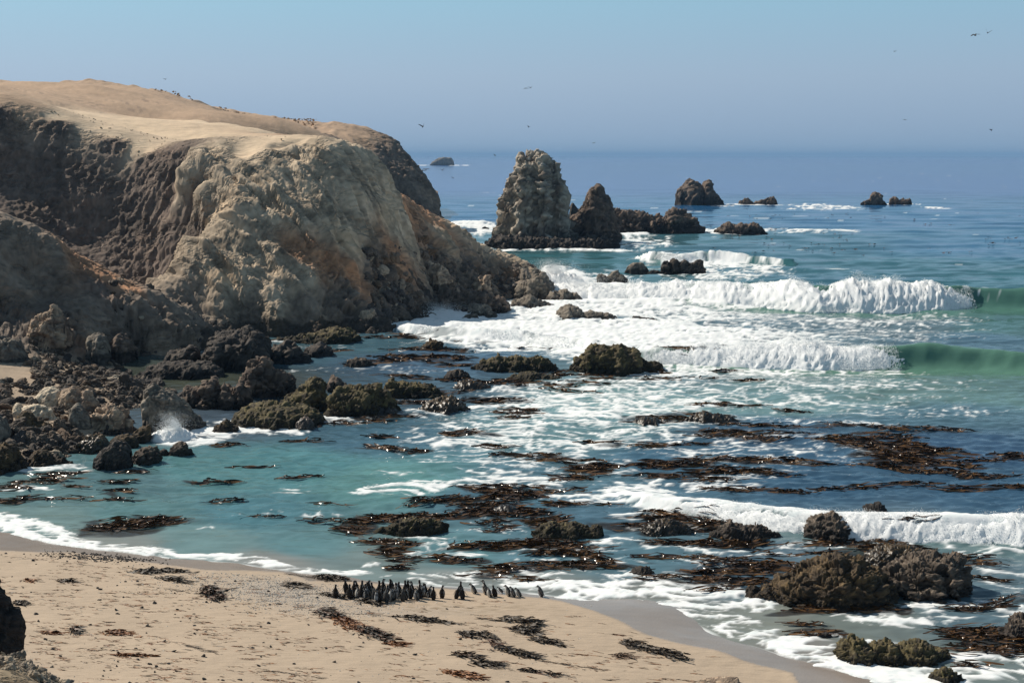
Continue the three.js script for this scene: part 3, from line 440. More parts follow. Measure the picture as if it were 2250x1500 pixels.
// broken white water of each roller, with its spray
WAVES.forEach((w, wi) => {
  const b = new MB(), x0 = w.c[0][0], x1 = Math.min(w.c[w.c.length - 1][0], P(w.brk, 700)[0] * 50 + 1e9);
  const D = -w.c[2][1], step = Math.max(.1, D / F * 4), end = w.brk < 2500 ? (w.brk - CX) / F * -w.c[w.c.length - 3][1] : x1, ns = 26;
  let n = 0;
  for (let x = x0; x <= Math.min(x1, end); x += step, n++) {
    const [z, h0] = waveAt(w, x), edge = sstep(0, 4, x - x0) * sstep(0, 9, end - x + .6), h = h0 * (.6 + .4 * edge) * (1 + .28 * noise(x * .3, wi * 7, 1) + .10 * noise(x * 1.1, wi * 7, 2)), toe = .25 + .75 * edge;
    for (let j = 0; j <= ns; j++) {
      const t = j / ns * Math.PI, cz = z - h * 1.0 + .22 * h * noise(x * .25, wi, 3), c = Math.cos(t), sn = Math.sin(t);
      let y = -.12 + h * 1.1 * (c > 0 ? Math.pow(1 - c, .85) * .35 + .65 * sn * sn : Math.pow(sn, .7)) * (.3 + .7 * edge), zz = cz + c * h * (c > 0 ? 1.75 * toe : .9);
      const px_ = x * 1.0, bil = (1 - 2 * Math.abs(noise(px_ * .8, y * 1.0 + wi, zz * .8))) * .08 + (1 - 2 * Math.abs(noise(px_ * 2.2, y * 2.4, zz * 2.2))) * .05 + (1 - 2 * Math.abs(noise(px_ * 4.5, y * 4.5, zz * 4.5))) * .10 + noise(px_ * 9, y * 9, zz * 9) * .05;
      y += bil * h * Math.sin(t); zz += bil * h * .8 * Math.cos(t);
      b.v(x + .05 * h * noise(x * 2, y * 2, zz * 2 + 9), y, zz, foamTone);
    }
  }
  for (let i = 0; i < n - 1; i++) for (let j = 0; j < ns; j++) { const a = i * (ns + 1) + j, d = a + ns + 1; b.q(a, d, d + 1, a + 1); }
  const root = put(new THREE.Group(), 'breaking_wave', w.label, 'wave', 'rows of white breakers');
  put(new THREE.Mesh(b.geo(), M.foam), 'foam', null, null, null, null, root);
  const list = [], count = [90000, 75000, 50000, 30000, 30000][wi], kk = D / 100;
  for (let k = 0; k < count; k++) {                                   // droplets all over it, thrown highest along the crest
    const x = rr(x0, Math.min(x1, end)), [z, hw] = waveAt(w, x), ed = sstep(0, 4, x - x0) * sstep(0, 9, end - x + .6), h = hw * (.2 + .8 * ed); if (rnd() > ed * 1.1 || ed < .55) continue; const up = rnd() < .55, e = 1 + .28 * noise(x * .3, wi * 7, 1), t = rr(.04, .8) * Math.PI;
    const cz = z - h * 1.0 + .22 * h * noise(x * .25, wi, 3), c = Math.cos(t), sn = Math.sin(t), puff = Math.max(0, .45 + noise(x * .35, 4, wi) * 1.1 + .5 * noise(x * 1.4, 8, wi));
    if (up) list.push([x + gauss() * .2, h * e * (.86 + .75 * puff * Math.pow(rnd(), 1.8)), cz + h * rr(-.7, .45), rr(.008, .024) * kk]);
    else list.push([x, h * e * 1.08 * rr(.96, 1.12) * (c > 0 ? Math.pow(1 - c, .85) * .35 + .65 * sn * sn : Math.pow(sn, .7)) + .02, cz + c * h * (c > 0 ? 1.75 : .9), rr(.01, .032) * kk]);
  }
  spray(list, root);
});
function spray(list, root) {
  const im = new THREE.InstancedMesh(dropGeo, M.drops, list.length), m = new THREE.Matrix4();
  list.forEach((d, i) => { m.makeRotationY(i * 1.7); m.scale(new THREE.Vector3(d[3], d[3] * (.7 + (i % 7) * .1), d[3])); m.setPosition(d[0], d[1], d[2]); im.setMatrixAt(i, m); });
  put(im, 'spray', null, null, null, 'stuff', root);
}
function splash(px, py, D, w, h, n, label, mound) {
  const p = PD(px, py, D), list = [];
  for (let k = 0; k < n; k++) {
    const t = Math.pow(rnd(), 1.7), a = gauss() * .6, r = rr(.008, .024) * D / 80 * (1.3 - t);
    list.push([p[0] + w * (a * (.35 + t) + .15 * Math.sin(t * 5 + a * 3)), Math.max(-.1, p[1]) + h * t * (1 - .35 * a * a) + rr(0, .1), p[2] + gauss() * w * .4, r]);
  }
  const root = put(new THREE.Group(), 'splash', label, 'splash');
  spray(list, root);
  if (mound) {
    const b = new MB(), n1 = 40, n2 = 26;
    for (let i = 0; i <= n1; i++) for (let j = 0; j <= n2; j++) { const u = i / n1 * 2 - 1, v = j / n2 * 2 - 1, x = p[0] + u * w * 1.2, z = p[2] + v * w * .9, e = Math.max(0, 1 - u * u - v * v); b.v(x, -.2 + mound * Math.sqrt(e) * (1 + .6 * (1 - 2 * Math.abs(noise(x * 2.3, 2, z * 2.3))) + .4 * noise(x * 6, 1, z * 6)), z, foamTone); }
    for (let i = 0; i < n1; i++) for (let j = 0; j < n2; j++) { const a = i * (n2 + 1) + j; b.q(a, a + 1, a + n2 + 2, a + n2 + 1); }
    put(new THREE.Mesh(b.geo(), M.foam), 'foam', null, null, null, null, root);
  }
}
splash(378, 958, 74, 1.15, 1.35, 9000, 'white splash thrown up between the tilted slab and the low boulders', .5);
splash(1215, 618, 165, 3.4, 2.8, 14000, 'high thin splash beyond the foot of the cliff nose', 1.2);
splash(1255, 640, 152, 5.0, 1.9, 16000, 'broad burst of spray beside the two dark rocks off the cliff nose', 1.0);
splash(1640, 792, 102, 3.0, 1.6, 12000, 'puff of spray where the middle breaker meets the low weedy ledge', .8);
splash(960, 700, 131, 4.5, 1.6, 9000, 'spray lifting off the surf at the cliff foot', .5);

// ───────── rocks ─────────
const PAL = {
  stack: (n, m, y) => mixc([.33, .285, .23], [.15, .12, .095], sstep(-.25, .3, n), [.44, .40, .345], sstep(.22, .36, m)),
  brown: (n, m) => mixc([.19, .135, .10], [.09, .068, .055], sstep(-.3, .3, n), [.27, .20, .145], sstep(.2, .35, m)),
  dark: (n, m) => mixc([.085, .068, .056], [.04, .034, .03], sstep(-.3, .3, n), [.20, .15, .115], sstep(.22, .36, m)),
  moss: (n, m) => mixc([.10, .078, .033], [.046, .035, .020], sstep(-.2, .3, n), [.165, .132, .052], sstep(.16, .32, m)),
  weed: (n, m) => mixc([.10, .065, .03], [.05, .034, .02], sstep(-.3, .3, n), [.155, .10, .045], sstep(.2, .34, m)),
  tan: (n, m) => mixc([.34, .25, .175], [.16, .115, .085], sstep(-.25, .35, n), [.45, .35, .25], sstep(.2, .35, m)),
  white: (n, m) => mixc([.50, .41, .30], [.30, .235, .17], sstep(-.1, .35, n), [.62, .53, .41], sstep(.15, .3, m)),
  grey: (n, m) => mixc([.26, .22, .175], [.14, .115, .092], sstep(-.25, .3, n), [.34, .29, .22], sstep(.2, .34, m)),
  crust: (n, m) => mixc([.155, .118, .088], [.075, .056, .042], sstep(-.3, .3, n), [.235, .185, .14], sstep(.14, .3, m)),
};
function mixc(a, b, t, c, u) { return a.map((v, i) => lerp(lerp(v, b[i], t), c[i], u)); }
function rock(name, label, base, sky, o = {}) {
  const { dep: dep0, pal = 'brown', q = name === 'reef_rock' ? .9 : .62, p = .85, amp = .10, y0 = 0, wet = .5, mat: mt = 'rock', group, cat = 'rock', crag = 1, back = .5, sub = 1, strata = name === 'reef_rock' ? .8 : 0 } = o;
  const pa = sky[0][0], pb = sky[sky.length - 1][0], front = P((pa + pb) / 2, base, y0), D0 = -front[2], W = (pb - pa) / F * D0;
  const dep = dep0 ?? W * .38, Dc = D0 + dep * back, tops = [];
  const k1024 = 1024 / 2250, nx = Math.round(clamp((pb - pa) * k1024 * 1.1, 16, 170)), hp = base - Math.min(...sky.map((s) => s[1])), nt = Math.round(clamp((hp + dep / D0 * 600) * k1024 * 2.0, 18, 150));
  let ym = 0; for (let i = 0; i <= nx; i++) { const px = lerp(pa, pb, i / nx), t = PD(px, along(sky, px), Dc); tops.push(t); ym = Math.max(ym, t[1] - y0); }
  const b = new MB(), yb = y0 - sub, sd = rnd() * 90;
  for (let i = 0; i <= nx; i++) {
    const s = i / nx, e = Math.pow(Math.max(0, 1 - Math.pow(Math.abs(2 * s - 1), 2.4)), .55), top = tops[i], hh = clamp((top[1] - y0) / ym, .05, 1), dd = dep * (.30 + .70 * e) * (.55 + .45 * hh) * (1 + .3 * noise(top[0] * 2 / W * 3, sd, 2));
    for (let j = 0; j <= nt; j++) {
      const t = Math.PI * (j / nt), c = Math.cos(t), sn = Math.sin(t), yy = yb + (Math.max(top[1], y0 - sub * .5) - yb) * Math.pow(sn, c > 0 ? q : 1.5), zz = -Dc + dd * (c > 0 ? back + .15 : .42) * Math.sign(c) * Math.pow(Math.abs(c), p);
      b.v(top[0] + (s - .5) * .07 * dep * Math.abs(c), yy, zz, [1, 1, 1]);
    }
  }
  for (let i = 0; i < nx; i++) for (let j = 0; j < nt; j++) { const a = i * (nt + 1) + j, d = a + nt + 1; b.q(a, d, d + 1, a + 1); }
  const g = b.geo(), pos = g.attributes.position.array, nor = g.attributes.normal.array, col = g.attributes.color.array, uv = g.attributes.uv.array;
  const size = Math.min(ym, W * .6), f = 1.1 / Math.max(.3, (size > 3 ? Math.sqrt(size * 3) : size) * .62), A = amp * (size > 3 ? Math.sqrt(size * 3) * 1.15 : size), pf = PAL[pal], fine = Math.max(1 / (D0 * 12 / F), 1);
  for (let k = 0; k < pos.length / 3; k++) {
    let x = pos[k * 3], y = pos[k * 3 + 1], z = pos[k * 3 + 2];
    const X = x * f + sd, Y = y * f * (1 + strata), Z = z * f, wq = fbm(X * .7, Y * .7, Z * .7, 2);
    const cl = cells(X * 1.5 + wq, Y * 1.5, Z * 1.5 + wq), cl2 = cells(X * 4.3, Y * 4.3, Z * 4.3);
    const r1 = ridged(X, Y, Z, 5), cl3 = cells(X * 10 + wq * 2, Y * 10, Z * 10), r2 = ridged(X * 3.1 + 4, Y * 3.1, Z * 3.1, 4);
    const bed = strata || .35, lay = Math.abs(noise(X * .6, (y + x * .35) * f * 5, Z * .6));
    const d = A * 1.3 * (r1 * .95 + r2 * .26 + crag * ((cl[2] - .5) * 1.5 - Math.max(0, .2 - (cl[1] - cl[0])) * 2.2 + (cl2[2] - .5) * .42 - Math.max(0, .16 - (cl2[1] - cl2[0])) * .9 + (cl3[2] - .5) * .26) - lay * Math.abs(bed) + noise(X * 9, Y * 9, Z * 9) * .16 - .33);
    pos[k * 3] += nor[k * 3] * d; pos[k * 3 + 1] += nor[k * 3 + 1] * d * (y > y0 ? 1 : .3); pos[k * 3 + 2] += nor[k * 3 + 2] * d;
    const n = fbm(X * 1.2, Y * 1.2, Z * 1.2, 3), m = fbm(X * 4 + 9, Y * 4, Z * 4, 3); let c = pf(n, m, y - y0);
    const v = 1 + (cl2[2] - .5) * .55 + (cl[2] - .5) * .3 + (cl3[2] - .5) * .6 + r2 * .3; c = c.map((t) => t * v);
    if (o.paint) c = o.paint(c, x, y, z, n, m);
    c = c.map((t) => Math.max(t * (pal === 'white' || pal === 'stack' || pal === 'tan' ? 1.08 : pal === 'moss' || pal === 'weed' ? .9 : .78), .010));
    if (y - y0 + m * wet * 1.4 < wet) c = c.map((t, i) => t * [.36, .36, .38][i]);
    col.set(c, k * 3); uv[k * 2] = (x + z * .6) / (.045 * D0); uv[k * 2 + 1] = (y - z * .5) / (.045 * D0);
  }
  g.computeVertexNormals();
  return put(new THREE.Mesh(g, M[mt === 'rock' ? (D0 > 150 ? 'rockFar' : D0 > 80 ? 'rockMid' : 'rock') : mt]), name, label, cat, group);
}
// far islands and stacks
rock('island', 'hazy flat-topped island lying far out near the horizon', 363, [[944, 363], [950, 355], [963, 347], [975, 345], [991, 346], [996, 353], [998, 362]], { pal: 'grey', amp: .06, wet: 1.5, q: .4 });
rock('sea_stack', 'huge pale guano-streaked rock tower standing in the sea', 538, [[1093, 520], [1096, 490], [1103, 455], [1113, 420], [1124, 392], [1134, 362], [1144, 345], [1152, 338], [1164, 337], [1172, 339], [1184, 336], [1196, 337], [1204, 350], [1209, 363], [1222, 360], [1229, 378], [1237, 400], [1240, 430], [1238, 445], [1242, 470], [1250, 500], [1262, 526]],
  { dep: 11, pal: 'stack', amp: .105, q: .58, p: .8, wet: 2.2, crag: 1.3, strata: .3, paint: (c, x, y, z, n, m) => { const s = sstep(.0, .5, noise(x * .25 + y * .2, 3, 1) + .35 * m) * sstep(5.5, 3.5, Math.abs(y - 5.5)) * sstep(5, 9, x + 1 - y * .1); return c.map((v, i) => lerp(v, [.52, .50, .47][i], s * .7)); } });
rock('rock_shelf', 'low dark wave-cut shelf around the foot of the tall pale tower', 546, [[1066, 544], [1070, 532], [1083, 522], [1110, 517], [1160, 521], [1210, 524], [1260, 526], [1300, 520], [1335, 522], [1350, 534], [1366, 546]], { dep: 7, pal: 'dark', amp: .16, wet: 1.2 });
rock('sea_stack', 'pointed brown rock peak joined to the right flank of the tower', 534, [[1240, 520], [1252, 486], [1268, 470], [1284, 450], [1290, 432], [1300, 413], [1308, 410], [1313, 405], [1322, 411], [1333, 432], [1344, 452], [1352, 478], [1362, 512]], { dep: 8, pal: 'brown', amp: .075, wet: 2, q: .8 });
rock('rock_pillar', 'small dark rock tooth in the gap between tower and peak', 500, [[1251, 500], [1253, 455], [1257, 445], [1264, 452], [1272, 461], [1275, 480]], { dep: 4, pal: 'dark', q: .4, amp: .08 });
rock('rock_ridge', 'long low brown rock ridge running seaward from the peak', 513, [[1325, 500], [1340, 450], [1358, 460], [1380, 463], [1400, 465], [1418, 472], [1445, 473], [1462, 479], [1470, 466], [1481, 461], [1492, 463], [1505, 470], [1522, 484], [1536, 500], [1547, 513]], { dep: 9, pal: 'brown', amp: .13, wet: 2 });
rock('sea_stack', 'saddle-topped square rock island with pale cap', 451, [[1487, 450], [1489, 422], [1494, 416], [1504, 402], [1512, 395], [1525, 397], [1537, 406], [1543, 407], [1547, 399], [1559, 398], [1562, 412], [1570, 425], [1580, 438], [1589, 450]], { dep: 12, pal: 'brown', q: .4, amp: .09, wet: 2.5 });
rock('sea_rock', 'small left lump of the split low rock beyond the long ridge', 449, [[1621, 448], [1629, 439], [1640, 435], [1649, 438], [1654, 446]], { pal: 'brown', amp: .14 });
rock('sea_rock', 'right lump of the split low rock beyond the long ridge', 449, [[1654, 448], [1664, 442], [1676, 440], [1688, 433], [1702, 431], [1708, 447]], { pal: 'brown', amp: .12 });
rock('sea_rock', 'pointed dark rock with a shoulder, farthest out on the open sea', 451, [[1891, 450], [1898, 442], [1911, 438], [1916, 425], [1923, 421], [1934, 426], [1941, 438], [1948, 450]], { pal: 'brown', amp: .1 });
rock('sea_rock', 'flat double rock just beyond the pointed one on the open sea', 449, [[1955, 448], [1957, 436], [1968, 432], [1975, 440], [1984, 437], [2002, 436], [2004, 447]], { pal: 'brown', amp: .12, q: .4 });
rock('sea_rock', 'long knobbly low rock with white water at both ends', 513, [[1571, 511], [1582, 500], [1590, 491], [1602, 489], [1614, 495], [1628, 492], [1642, 494], [1650, 489], [1664, 494], [1676, 502], [1684, 512]], { dep: 5, pal: 'brown', amp: .16 });
rock('sea_rock', 'tiny rock awash in the foam beyond the cliff nose', 502, [[1058, 502], [1064, 497], [1072, 500], [1076, 503]], { pal: 'dark' });
// rocks in the surf
rock('surf_rock', 'split dark rock with a notch, left of the rounded one in the surf', 621, [[1312, 619], [1315, 603], [1322, 601], [1331, 607], [1338, 604], [1346, 598], [1358, 596], [1368, 603], [1377, 612], [1382, 620]], { pal: 'grey', amp: .13 });
rock('surf_rock', 'rounded dark rock with a wet hollow in the surf', 599, [[1374, 596], [1379, 584], [1392, 578], [1408, 578], [1419, 584], [1426, 597]], { pal: 'grey', amp: .08 });
rock('surf_rock', 'low flat rock between the rounded rock and the jagged one', 602, [[1422, 600], [1432, 593], [1446, 593], [1457, 600]], { pal: 'grey', amp: .1 });
rock('surf_rock', 'jagged saw-toothed dark rock in front of the small breaker', 601, [[1455, 595], [1458, 580], [1466, 573], [1474, 580], [1479, 569], [1487, 573], [1497, 581], [1503, 571], [1515, 576], [1528, 577], [1541, 575], [1547, 597]], { pal: 'dark', amp: .15, q: .4 });
rock('surf_rock', 'small rock tip awash in the foam under the tallest breaker', 668, [[1348, 668], [1358, 661], [1366, 662], [1375, 668]], { pal: 'dark' });
rock('surf_rock', 'humped brown rock at the very tip of the cliff nose', 656, [[1126, 645], [1140, 628], [1156, 617], [1170, 610], [1180, 599], [1192, 600], [1203, 609], [1212, 622], [1222, 640], [1228, 656]], { dep: 5, pal: 'grey', amp: .11, strata: .6 });
rock('surf_rock', 'three-lobed brown rock seaward of the humped one', 662, [[1202, 658], [1209, 643], [1218, 636], [1228, 645], [1236, 636], [1244, 635], [1256, 645], [1266, 642], [1273, 650], [1276, 661]], { dep: 3, pal: 'grey', amp: .12 });
rock('surf_rock', 'low tapering spur below the humped rock', 681, [[1112, 676], [1132, 660], [1150, 654], [1166, 648], [1180, 657], [1198, 664], [1226, 676]], { dep: 3.5, pal: 'grey', amp: .12 });
rock('surf_rock', 'square-topped dark rock with greenish crown standing in white surf', 698, [[1030, 684], [1033, 669], [1046, 667], [1058, 668], [1072, 671], [1084, 684], [1098, 697]], { dep: 2.5, pal: 'grey', amp: .12, q: .4 });
rock('surf_rock', 'small smooth rock in front of the square-topped one', 707, [[1010, 702], [1022, 692], [1034, 689], [1049, 690], [1053, 706]], { pal: 'grey', amp: .07 });
rock('surf_rock', 'big smooth rock with a long low tail, alone in the white surf', 706, [[1223, 700], [1224, 684], [1232, 673], [1250, 670], [1270, 673], [1280, 686], [1296, 683], [1315, 686], [1335, 688], [1357, 699]], { dep: 4, pal: 'grey', amp: .09 });
rock('surf_rock', 'thin flat slab of rock in the surf below the tallest breaker', 711, [[1378, 702], [1394, 695], [1415, 697], [1436, 699], [1456, 709]], { dep: 2, pal: 'dark', amp: .14 });
rock('surf_rock', 'rock barely breaking the foam under the smooth rock', 727, [[1053, 726], [1064, 719], [1078, 721], [1092, 727]], { pal: 'dark' });
// foot of the cliff nose
rock('boulder', 'large rounded olive boulder at the water under the cliff', 714, [[836, 708], [841, 690], [850, 678], [866, 671], [882, 674], [895, 684], [905, 695], [914, 707]], { dep: 3, pal: 'crust', amp: .08 });
rock('boulder', 'low wedge boulder running into the surf from the olive one', 702, [[895, 698], [912, 684], [928, 682], [945, 690], [958, 699]], { dep: 2, pal: 'crust', amp: .1 });
rock('boulder', 'leaning slab split off at the surf edge below the cliff', 701, [[940, 695], [944, 684], [952, 686], [962, 694], [968, 702]], { dep: 1.2, pal: 'grey', amp: .1 });
rock('boulder', 'long dark ledge at the cliff foot above the surf', 690, [[950, 684], [960, 652], [985, 640], [1010, 638], [1040, 641], [1060, 640], [1085, 652], [1105, 655], [1118, 672]], { dep: 5, pal: 'brown', amp: .12, strata: 1 });
rock('boulder', 'pale angular block leaning high above the surf ledge', 632, [[925, 618], [930, 596], [945, 586], [962, 582], [975, 590], [990, 606], [996, 626]], { dep: 4, pal: 'tan', amp: .12, y0: 2.2 });
rock('boulder', 'orange-faced overhanging block above the surf ledge', 650, [[1036, 640], [1042, 616], [1058, 608], [1075, 607], [1086, 612], [1080, 632], [1078, 648]], { dep: 3, pal: 'tan', amp: .13, y0: .8 });
rock('boulder', 'upright pale pinnacle near the crest of the cliff nose', 604, [[998, 600], [1003, 580], [1010, 570], [1018, 578], [1024, 596]], { dep: 2.5, pal: 'tan', amp: .12, y0: 2.5 });
for (const [i, sk] of [[[1014, 556], [1019, 535], [1027, 524], [1036, 530], [1042, 560]], [[1040, 568], [1048, 540], [1060, 536], [1072, 548], [1078, 574]], [[1074, 580], [1084, 552], [1098, 545], [1106, 556], [1112, 590]], [[1108, 596], [1116, 566], [1130, 568], [1143, 584], [1150, 608]], [[1140, 620], [1148, 590], [1158, 592], [1167, 606], [1172, 630]]].entries())
  rock('rock_rib', ['highest', 'second highest', 'middle', 'second lowest', 'lowest'][i] + ' of the upright grey ribs down the cliff nose crest', sk[0][1] + 8, sk, { dep: 5, pal: 'grey', amp: .10, q: .35, y0: 3.2 - i * .65, strata: -.7, sub: 2, group: 'upright ribs of the cliff nose' });
// mid water
rock('reef_rock', 'square flat-topped mossy rock in the middle of the bay', 816, [[1252, 808], [1258, 793], [1272, 784], [1287, 776], [1291, 758], [1302, 760], [1320, 756], [1338, 759], [1362, 757], [1392, 764], [1400, 768], [1402, 788], [1420, 794], [1445, 800], [1468, 814]], { dep: 4, pal: 'moss', amp: .10, q: .42, mat: 'rock' });
rock('reef_rock', 'long low mossy reef left of the square flat-topped rock', 815, [[1030, 812], [1045, 800], [1062, 790], [1085, 784], [1095, 780], [1112, 785], [1135, 781], [1160, 785], [1190, 782], [1202, 790], [1225, 806]], { dep: 3, pal: 'moss', amp: .14 });
rock('reef_rock', 'flat yellow-green reef just below the long low mossy one', 838, [[1112, 834], [1125, 823], [1145, 818], [1165, 815], [1190, 822], [1220, 826], [1248, 834]], { dep: 2.5, pal: 'moss', amp: .12 });
rock('reef_rock', 'small round dark rock left of the yellow-green reef', 832, [[976, 829], [984, 816], [998, 811], [1014, 812], [1028, 818], [1036, 830]], { dep: 1.6, pal: 'crust', amp: .12 });
rock('reef_rock', 'little pale tan rock in open water off the ledge', 806, [[756, 802], [764, 790], [780, 786], [800, 786], [814, 793], [828, 803]], { dep: 1.5, pal: 'crust', amp: .12 });
rock('reef_rock', 'small brown knob rising from the weed near the surf', 773, [[922, 770], [936, 752], [950, 745], [964, 748], [978, 762], [990, 772]], { dep: 2, pal: 'weed', amp: .14 });
rock('reef_rock', 'low weedy ledge half buried under the middle breaker', 796, [[1448, 792], [1462, 780], [1490, 776], [1520, 778], [1550, 784], [1590, 788], [1620, 795]], { dep: 2, pal: 'dark', amp: .14, mat: 'wetRock' });
rock('reef_rock', 'brown mossy rock right of the tower-shaped rock, lying long and low', 874, [[836, 868], [850, 840], [860, 829], [872, 838], [900, 843], [925, 842], [950, 848], [968, 858], [980, 870]], { dep: 3, pal: 'moss', amp: .13 });
rock('reef_rock', 'dark wet rock below the brown mossy one', 907, [[915, 902], [932, 888], [950, 878], [975, 873], [995, 872], [1012, 880], [1024, 890], [1034, 904]], { dep: 2.5, pal: 'weed', amp: .14, mat: 'wetRock' });
rock('reef_rock', 'weedy brown lump among kelp right of the dark wet rock', 856, [[995, 852], [1010, 838], [1030, 835], [1060, 842], [1090, 853]], { dep: 2, pal: 'weed', amp: .15, mat: 'wetRock' });
rock('reef_rock', 'round weed-hung head of rock in the middle kelp', 936, [[1385, 932], [1395, 922], [1415, 915], [1440, 917], [1462, 931]], { dep: 2, pal: 'weed', amp: .13, mat: 'wetRock' });
rock('reef_rock', 'weed-draped hump rising from kelp right of the round head', 930, [[1495, 926], [1520, 912], [1545, 904], [1570, 908], [1605, 914], [1625, 925]], { dep: 2, pal: 'weed', amp: .13, mat: 'wetRock' });
// left shore
rock('shore_rock', 'massive black overhanging rock with white-streaked face by the tide pool', 812, [[458, 808], [463, 780], [467, 742], [478, 737], [500, 733], [522, 731], [545, 726], [562, 724], [576, 730], [586, 745], [591, 770], [593, 806]], { dep: 6, pal: 'dark', amp: .09, q: .3 });
rock('shore_rock', 'long black rock bar along the tide pool', 834, [[300, 829], [315, 814], [335, 802], [360, 797], [380, 794], [400, 791], [425, 795], [450, 794], [470, 800], [485, 813], [498, 830]], { dep: 3.5, pal: 'dark', amp: .09, q: .4 });
rock('shore_rock', 'tilted flat-topped block resting on the long black bar', 803, [[362, 800], [366, 782], [374, 772], [392, 769], [408, 766], [420, 757], [432, 762], [438, 780], [441, 798]], { dep: 3, pal: 'dark', amp: .09, q: .4 });
rock('shore_rock', 'small upright wedge left of the massive black rock', 800, [[440, 795], [448, 776], [458, 762], [466, 758], [470, 780], [470, 798]], { dep: 2, pal: 'brown', amp: .1 });
rock('shore_rock', 'low grey hump under the cliff toe', 765, [[342, 762], [352, 738], [368, 722], [386, 716], [400, 710], [412, 718], [432, 722], [452, 732], [474, 750]], { dep: 6, pal: 'grey', amp: .10 });
rock('shore_rock', 'dark lumpy rock right of the massive black one', 797, [[588, 794], [595, 772], [608, 757], [630, 750], [648, 756], [660, 770], [676, 780], [688, 794]], { dep: 4, pal: 'dark', amp: .12 });
rock('shore_rock', 'dark sloping rock pointing into the channel', 785, [[662, 782], [672, 766], [690, 756], [706, 752], [720, 758], [730, 772], [736, 784]], { dep: 3, pal: 'dark', amp: .12 });
rock('shore_rock', 'long olive weed-covered ledge against the cliff foot', 753, [[578, 751], [598, 746], [630, 744], [655, 736], [680, 732], [710, 726], [740, 720], [765, 722], [780, 732], [796, 748]], { dep: 4, pal: 'moss', amp: .14 });
rock('shore_rock', 'crooked brown rock tower standing over the pools', 872, [[528, 866], [536, 838], [546, 826], [553, 806], [556, 792], [566, 785], [582, 786], [592, 792], [600, 808], [603, 822], [618, 826], [640, 832], [652, 848], [660, 868]], { dep: 3, pal: 'brown', amp: .13, q: .45 });
rock('shore_rock', 'squat cracked block at the pool, nearest the tilted slab', 895, [[403, 890], [405, 856], [410, 848], [424, 851], [436, 850], [442, 862], [443, 892]], { dep: 1.6, pal: 'brown', amp: .11, q: .3 });
rock('shore_rock', 'spiky crest of brown rock between block and tower', 898, [[438, 892], [444, 860], [452, 838], [460, 842], [470, 836], [482, 846], [492, 854], [500, 842], [510, 856], [522, 852], [530, 838], [538, 845], [545, 870], [552, 890]], { dep: 2.5, pal: 'brown', amp: .15 });
rock('shore_rock', 'broad moss-furred shelf sloping to the water below the tower', 942, [[508, 936], [516, 914], [530, 900], [552, 890], [575, 884], [610, 886], [640, 888], [668, 892], [690, 898], [705, 915], [716, 936]], { dep: 4.5, pal: 'moss', amp: .10, q: .7 });
rock('shore_rock', 'mossy shoulder rising behind the broad furred shelf', 905, [[600, 900], [630, 872], [660, 858], [680, 838], [694, 833], [706, 838], [714, 862], [726, 884], [740, 900]], { dep: 4, pal: 'moss', amp: .12 });
rock('shore_rock', 'wide brown-green mound between the mossy shoulder and the channel', 914, [[702, 908], [716, 880], [730, 866], [752, 848], [775, 843], [800, 845], [830, 842], [850, 858], [862, 878], [872, 906]], { dep: 3.5, pal: 'moss', amp: .11 });
rock('shore_rock', 'small dark horn-shaped rock by the wide mound', 862, [[718, 858], [724, 836], [730, 828], [742, 830], [752, 843], [766, 850], [774, 860]], { dep: 1.8, pal: 'brown', amp: .12 });
rock('shore_rock', 'black wet rock at the seaward foot of the wide mound', 914, [[800, 910], [806, 892], [820, 886], [838, 893], [860, 896], [882, 908]], { dep: 1.5, pal: 'dark', amp: .13, mat: 'wetRock' });
rock('shore_rock', 'tilted grey slab leaning over the splash', 948, [[322, 900], [324, 860], [328, 846], [342, 844], [360, 852], [384, 868], [404, 886], [424, 902], [440, 922], [452, 940]], { dep: 2.6, pal: 'grey', amp: .07, q: .35 });
rock('shore_rock', 'small peaked rock in white water left of the furred shelf', 953, [[464, 950], [472, 937], [484, 928], [496, 921], [506, 930], [520, 938], [532, 950]], { dep: 1.4, pal: 'weed', amp: .13 });
rock('shore_rock', 'little rough knob in white water right of the furred shelf', 946, [[648, 943], [654, 926], [666, 918], [680, 920], [690, 932], [694, 944]], { dep: 1.2, pal: 'brown', amp: .14, mat: 'wetRock' });
rock('boulder', 'cream-white boulder with sunlit edge on the shore', 892, [[68, 888], [76, 874], [86, 862], [98, 852], [114, 850], [128, 856], [140, 868], [148, 888]], { dep: 1.8, pal: 'white', amp: .05, y0: .75, wet: 0 });
rock('boulder', 'rusty tan boulder pair leaning on the cream-white one', 896, [[126, 890], [132, 866], [148, 853], [164, 850], [176, 862], [192, 858], [206, 876], [213, 893]], { dep: 2, pal: 'tan', amp: .10, y0: .7, wet: 0 });
rock('boulder', 'pale sloping slab with a white end post on the sand', 930, [[26, 922], [31, 896], [36, 884], [44, 886], [50, 896], [66, 892], [84, 888], [100, 894], [114, 906], [128, 924]], { dep: 1.6, pal: 'white', amp: .07, y0: .6, wet: 0 });
rock('boulder', 'dark rust boulder under the pale sloping slab', 952, [[32, 948], [42, 922], [54, 905], [66, 908], [80, 920], [100, 926], [116, 942], [120, 950]], { dep: 1.5, pal: 'weed', amp: .12, y0: .5, wet: 0 });
rock('boulder', 'grey upright boulder with a smooth slanting face', 945, [[152, 940], [156, 906], [162, 890], [172, 887], [184, 896], [194, 912], [203, 932], [206, 944]], { dep: 1.4, pal: 'grey', amp: .07, y0: .35, wet: 0, q: .45 });
rock('boulder', 'shaggy tan boulder right of the grey upright one', 946, [[196, 940], [203, 916], [214, 902], [230, 892], [246, 888], [262, 894], [276, 908], [288, 924], [294, 942]], { dep: 2, pal: 'tan', amp: .14, y0: .2, wet: .1 });
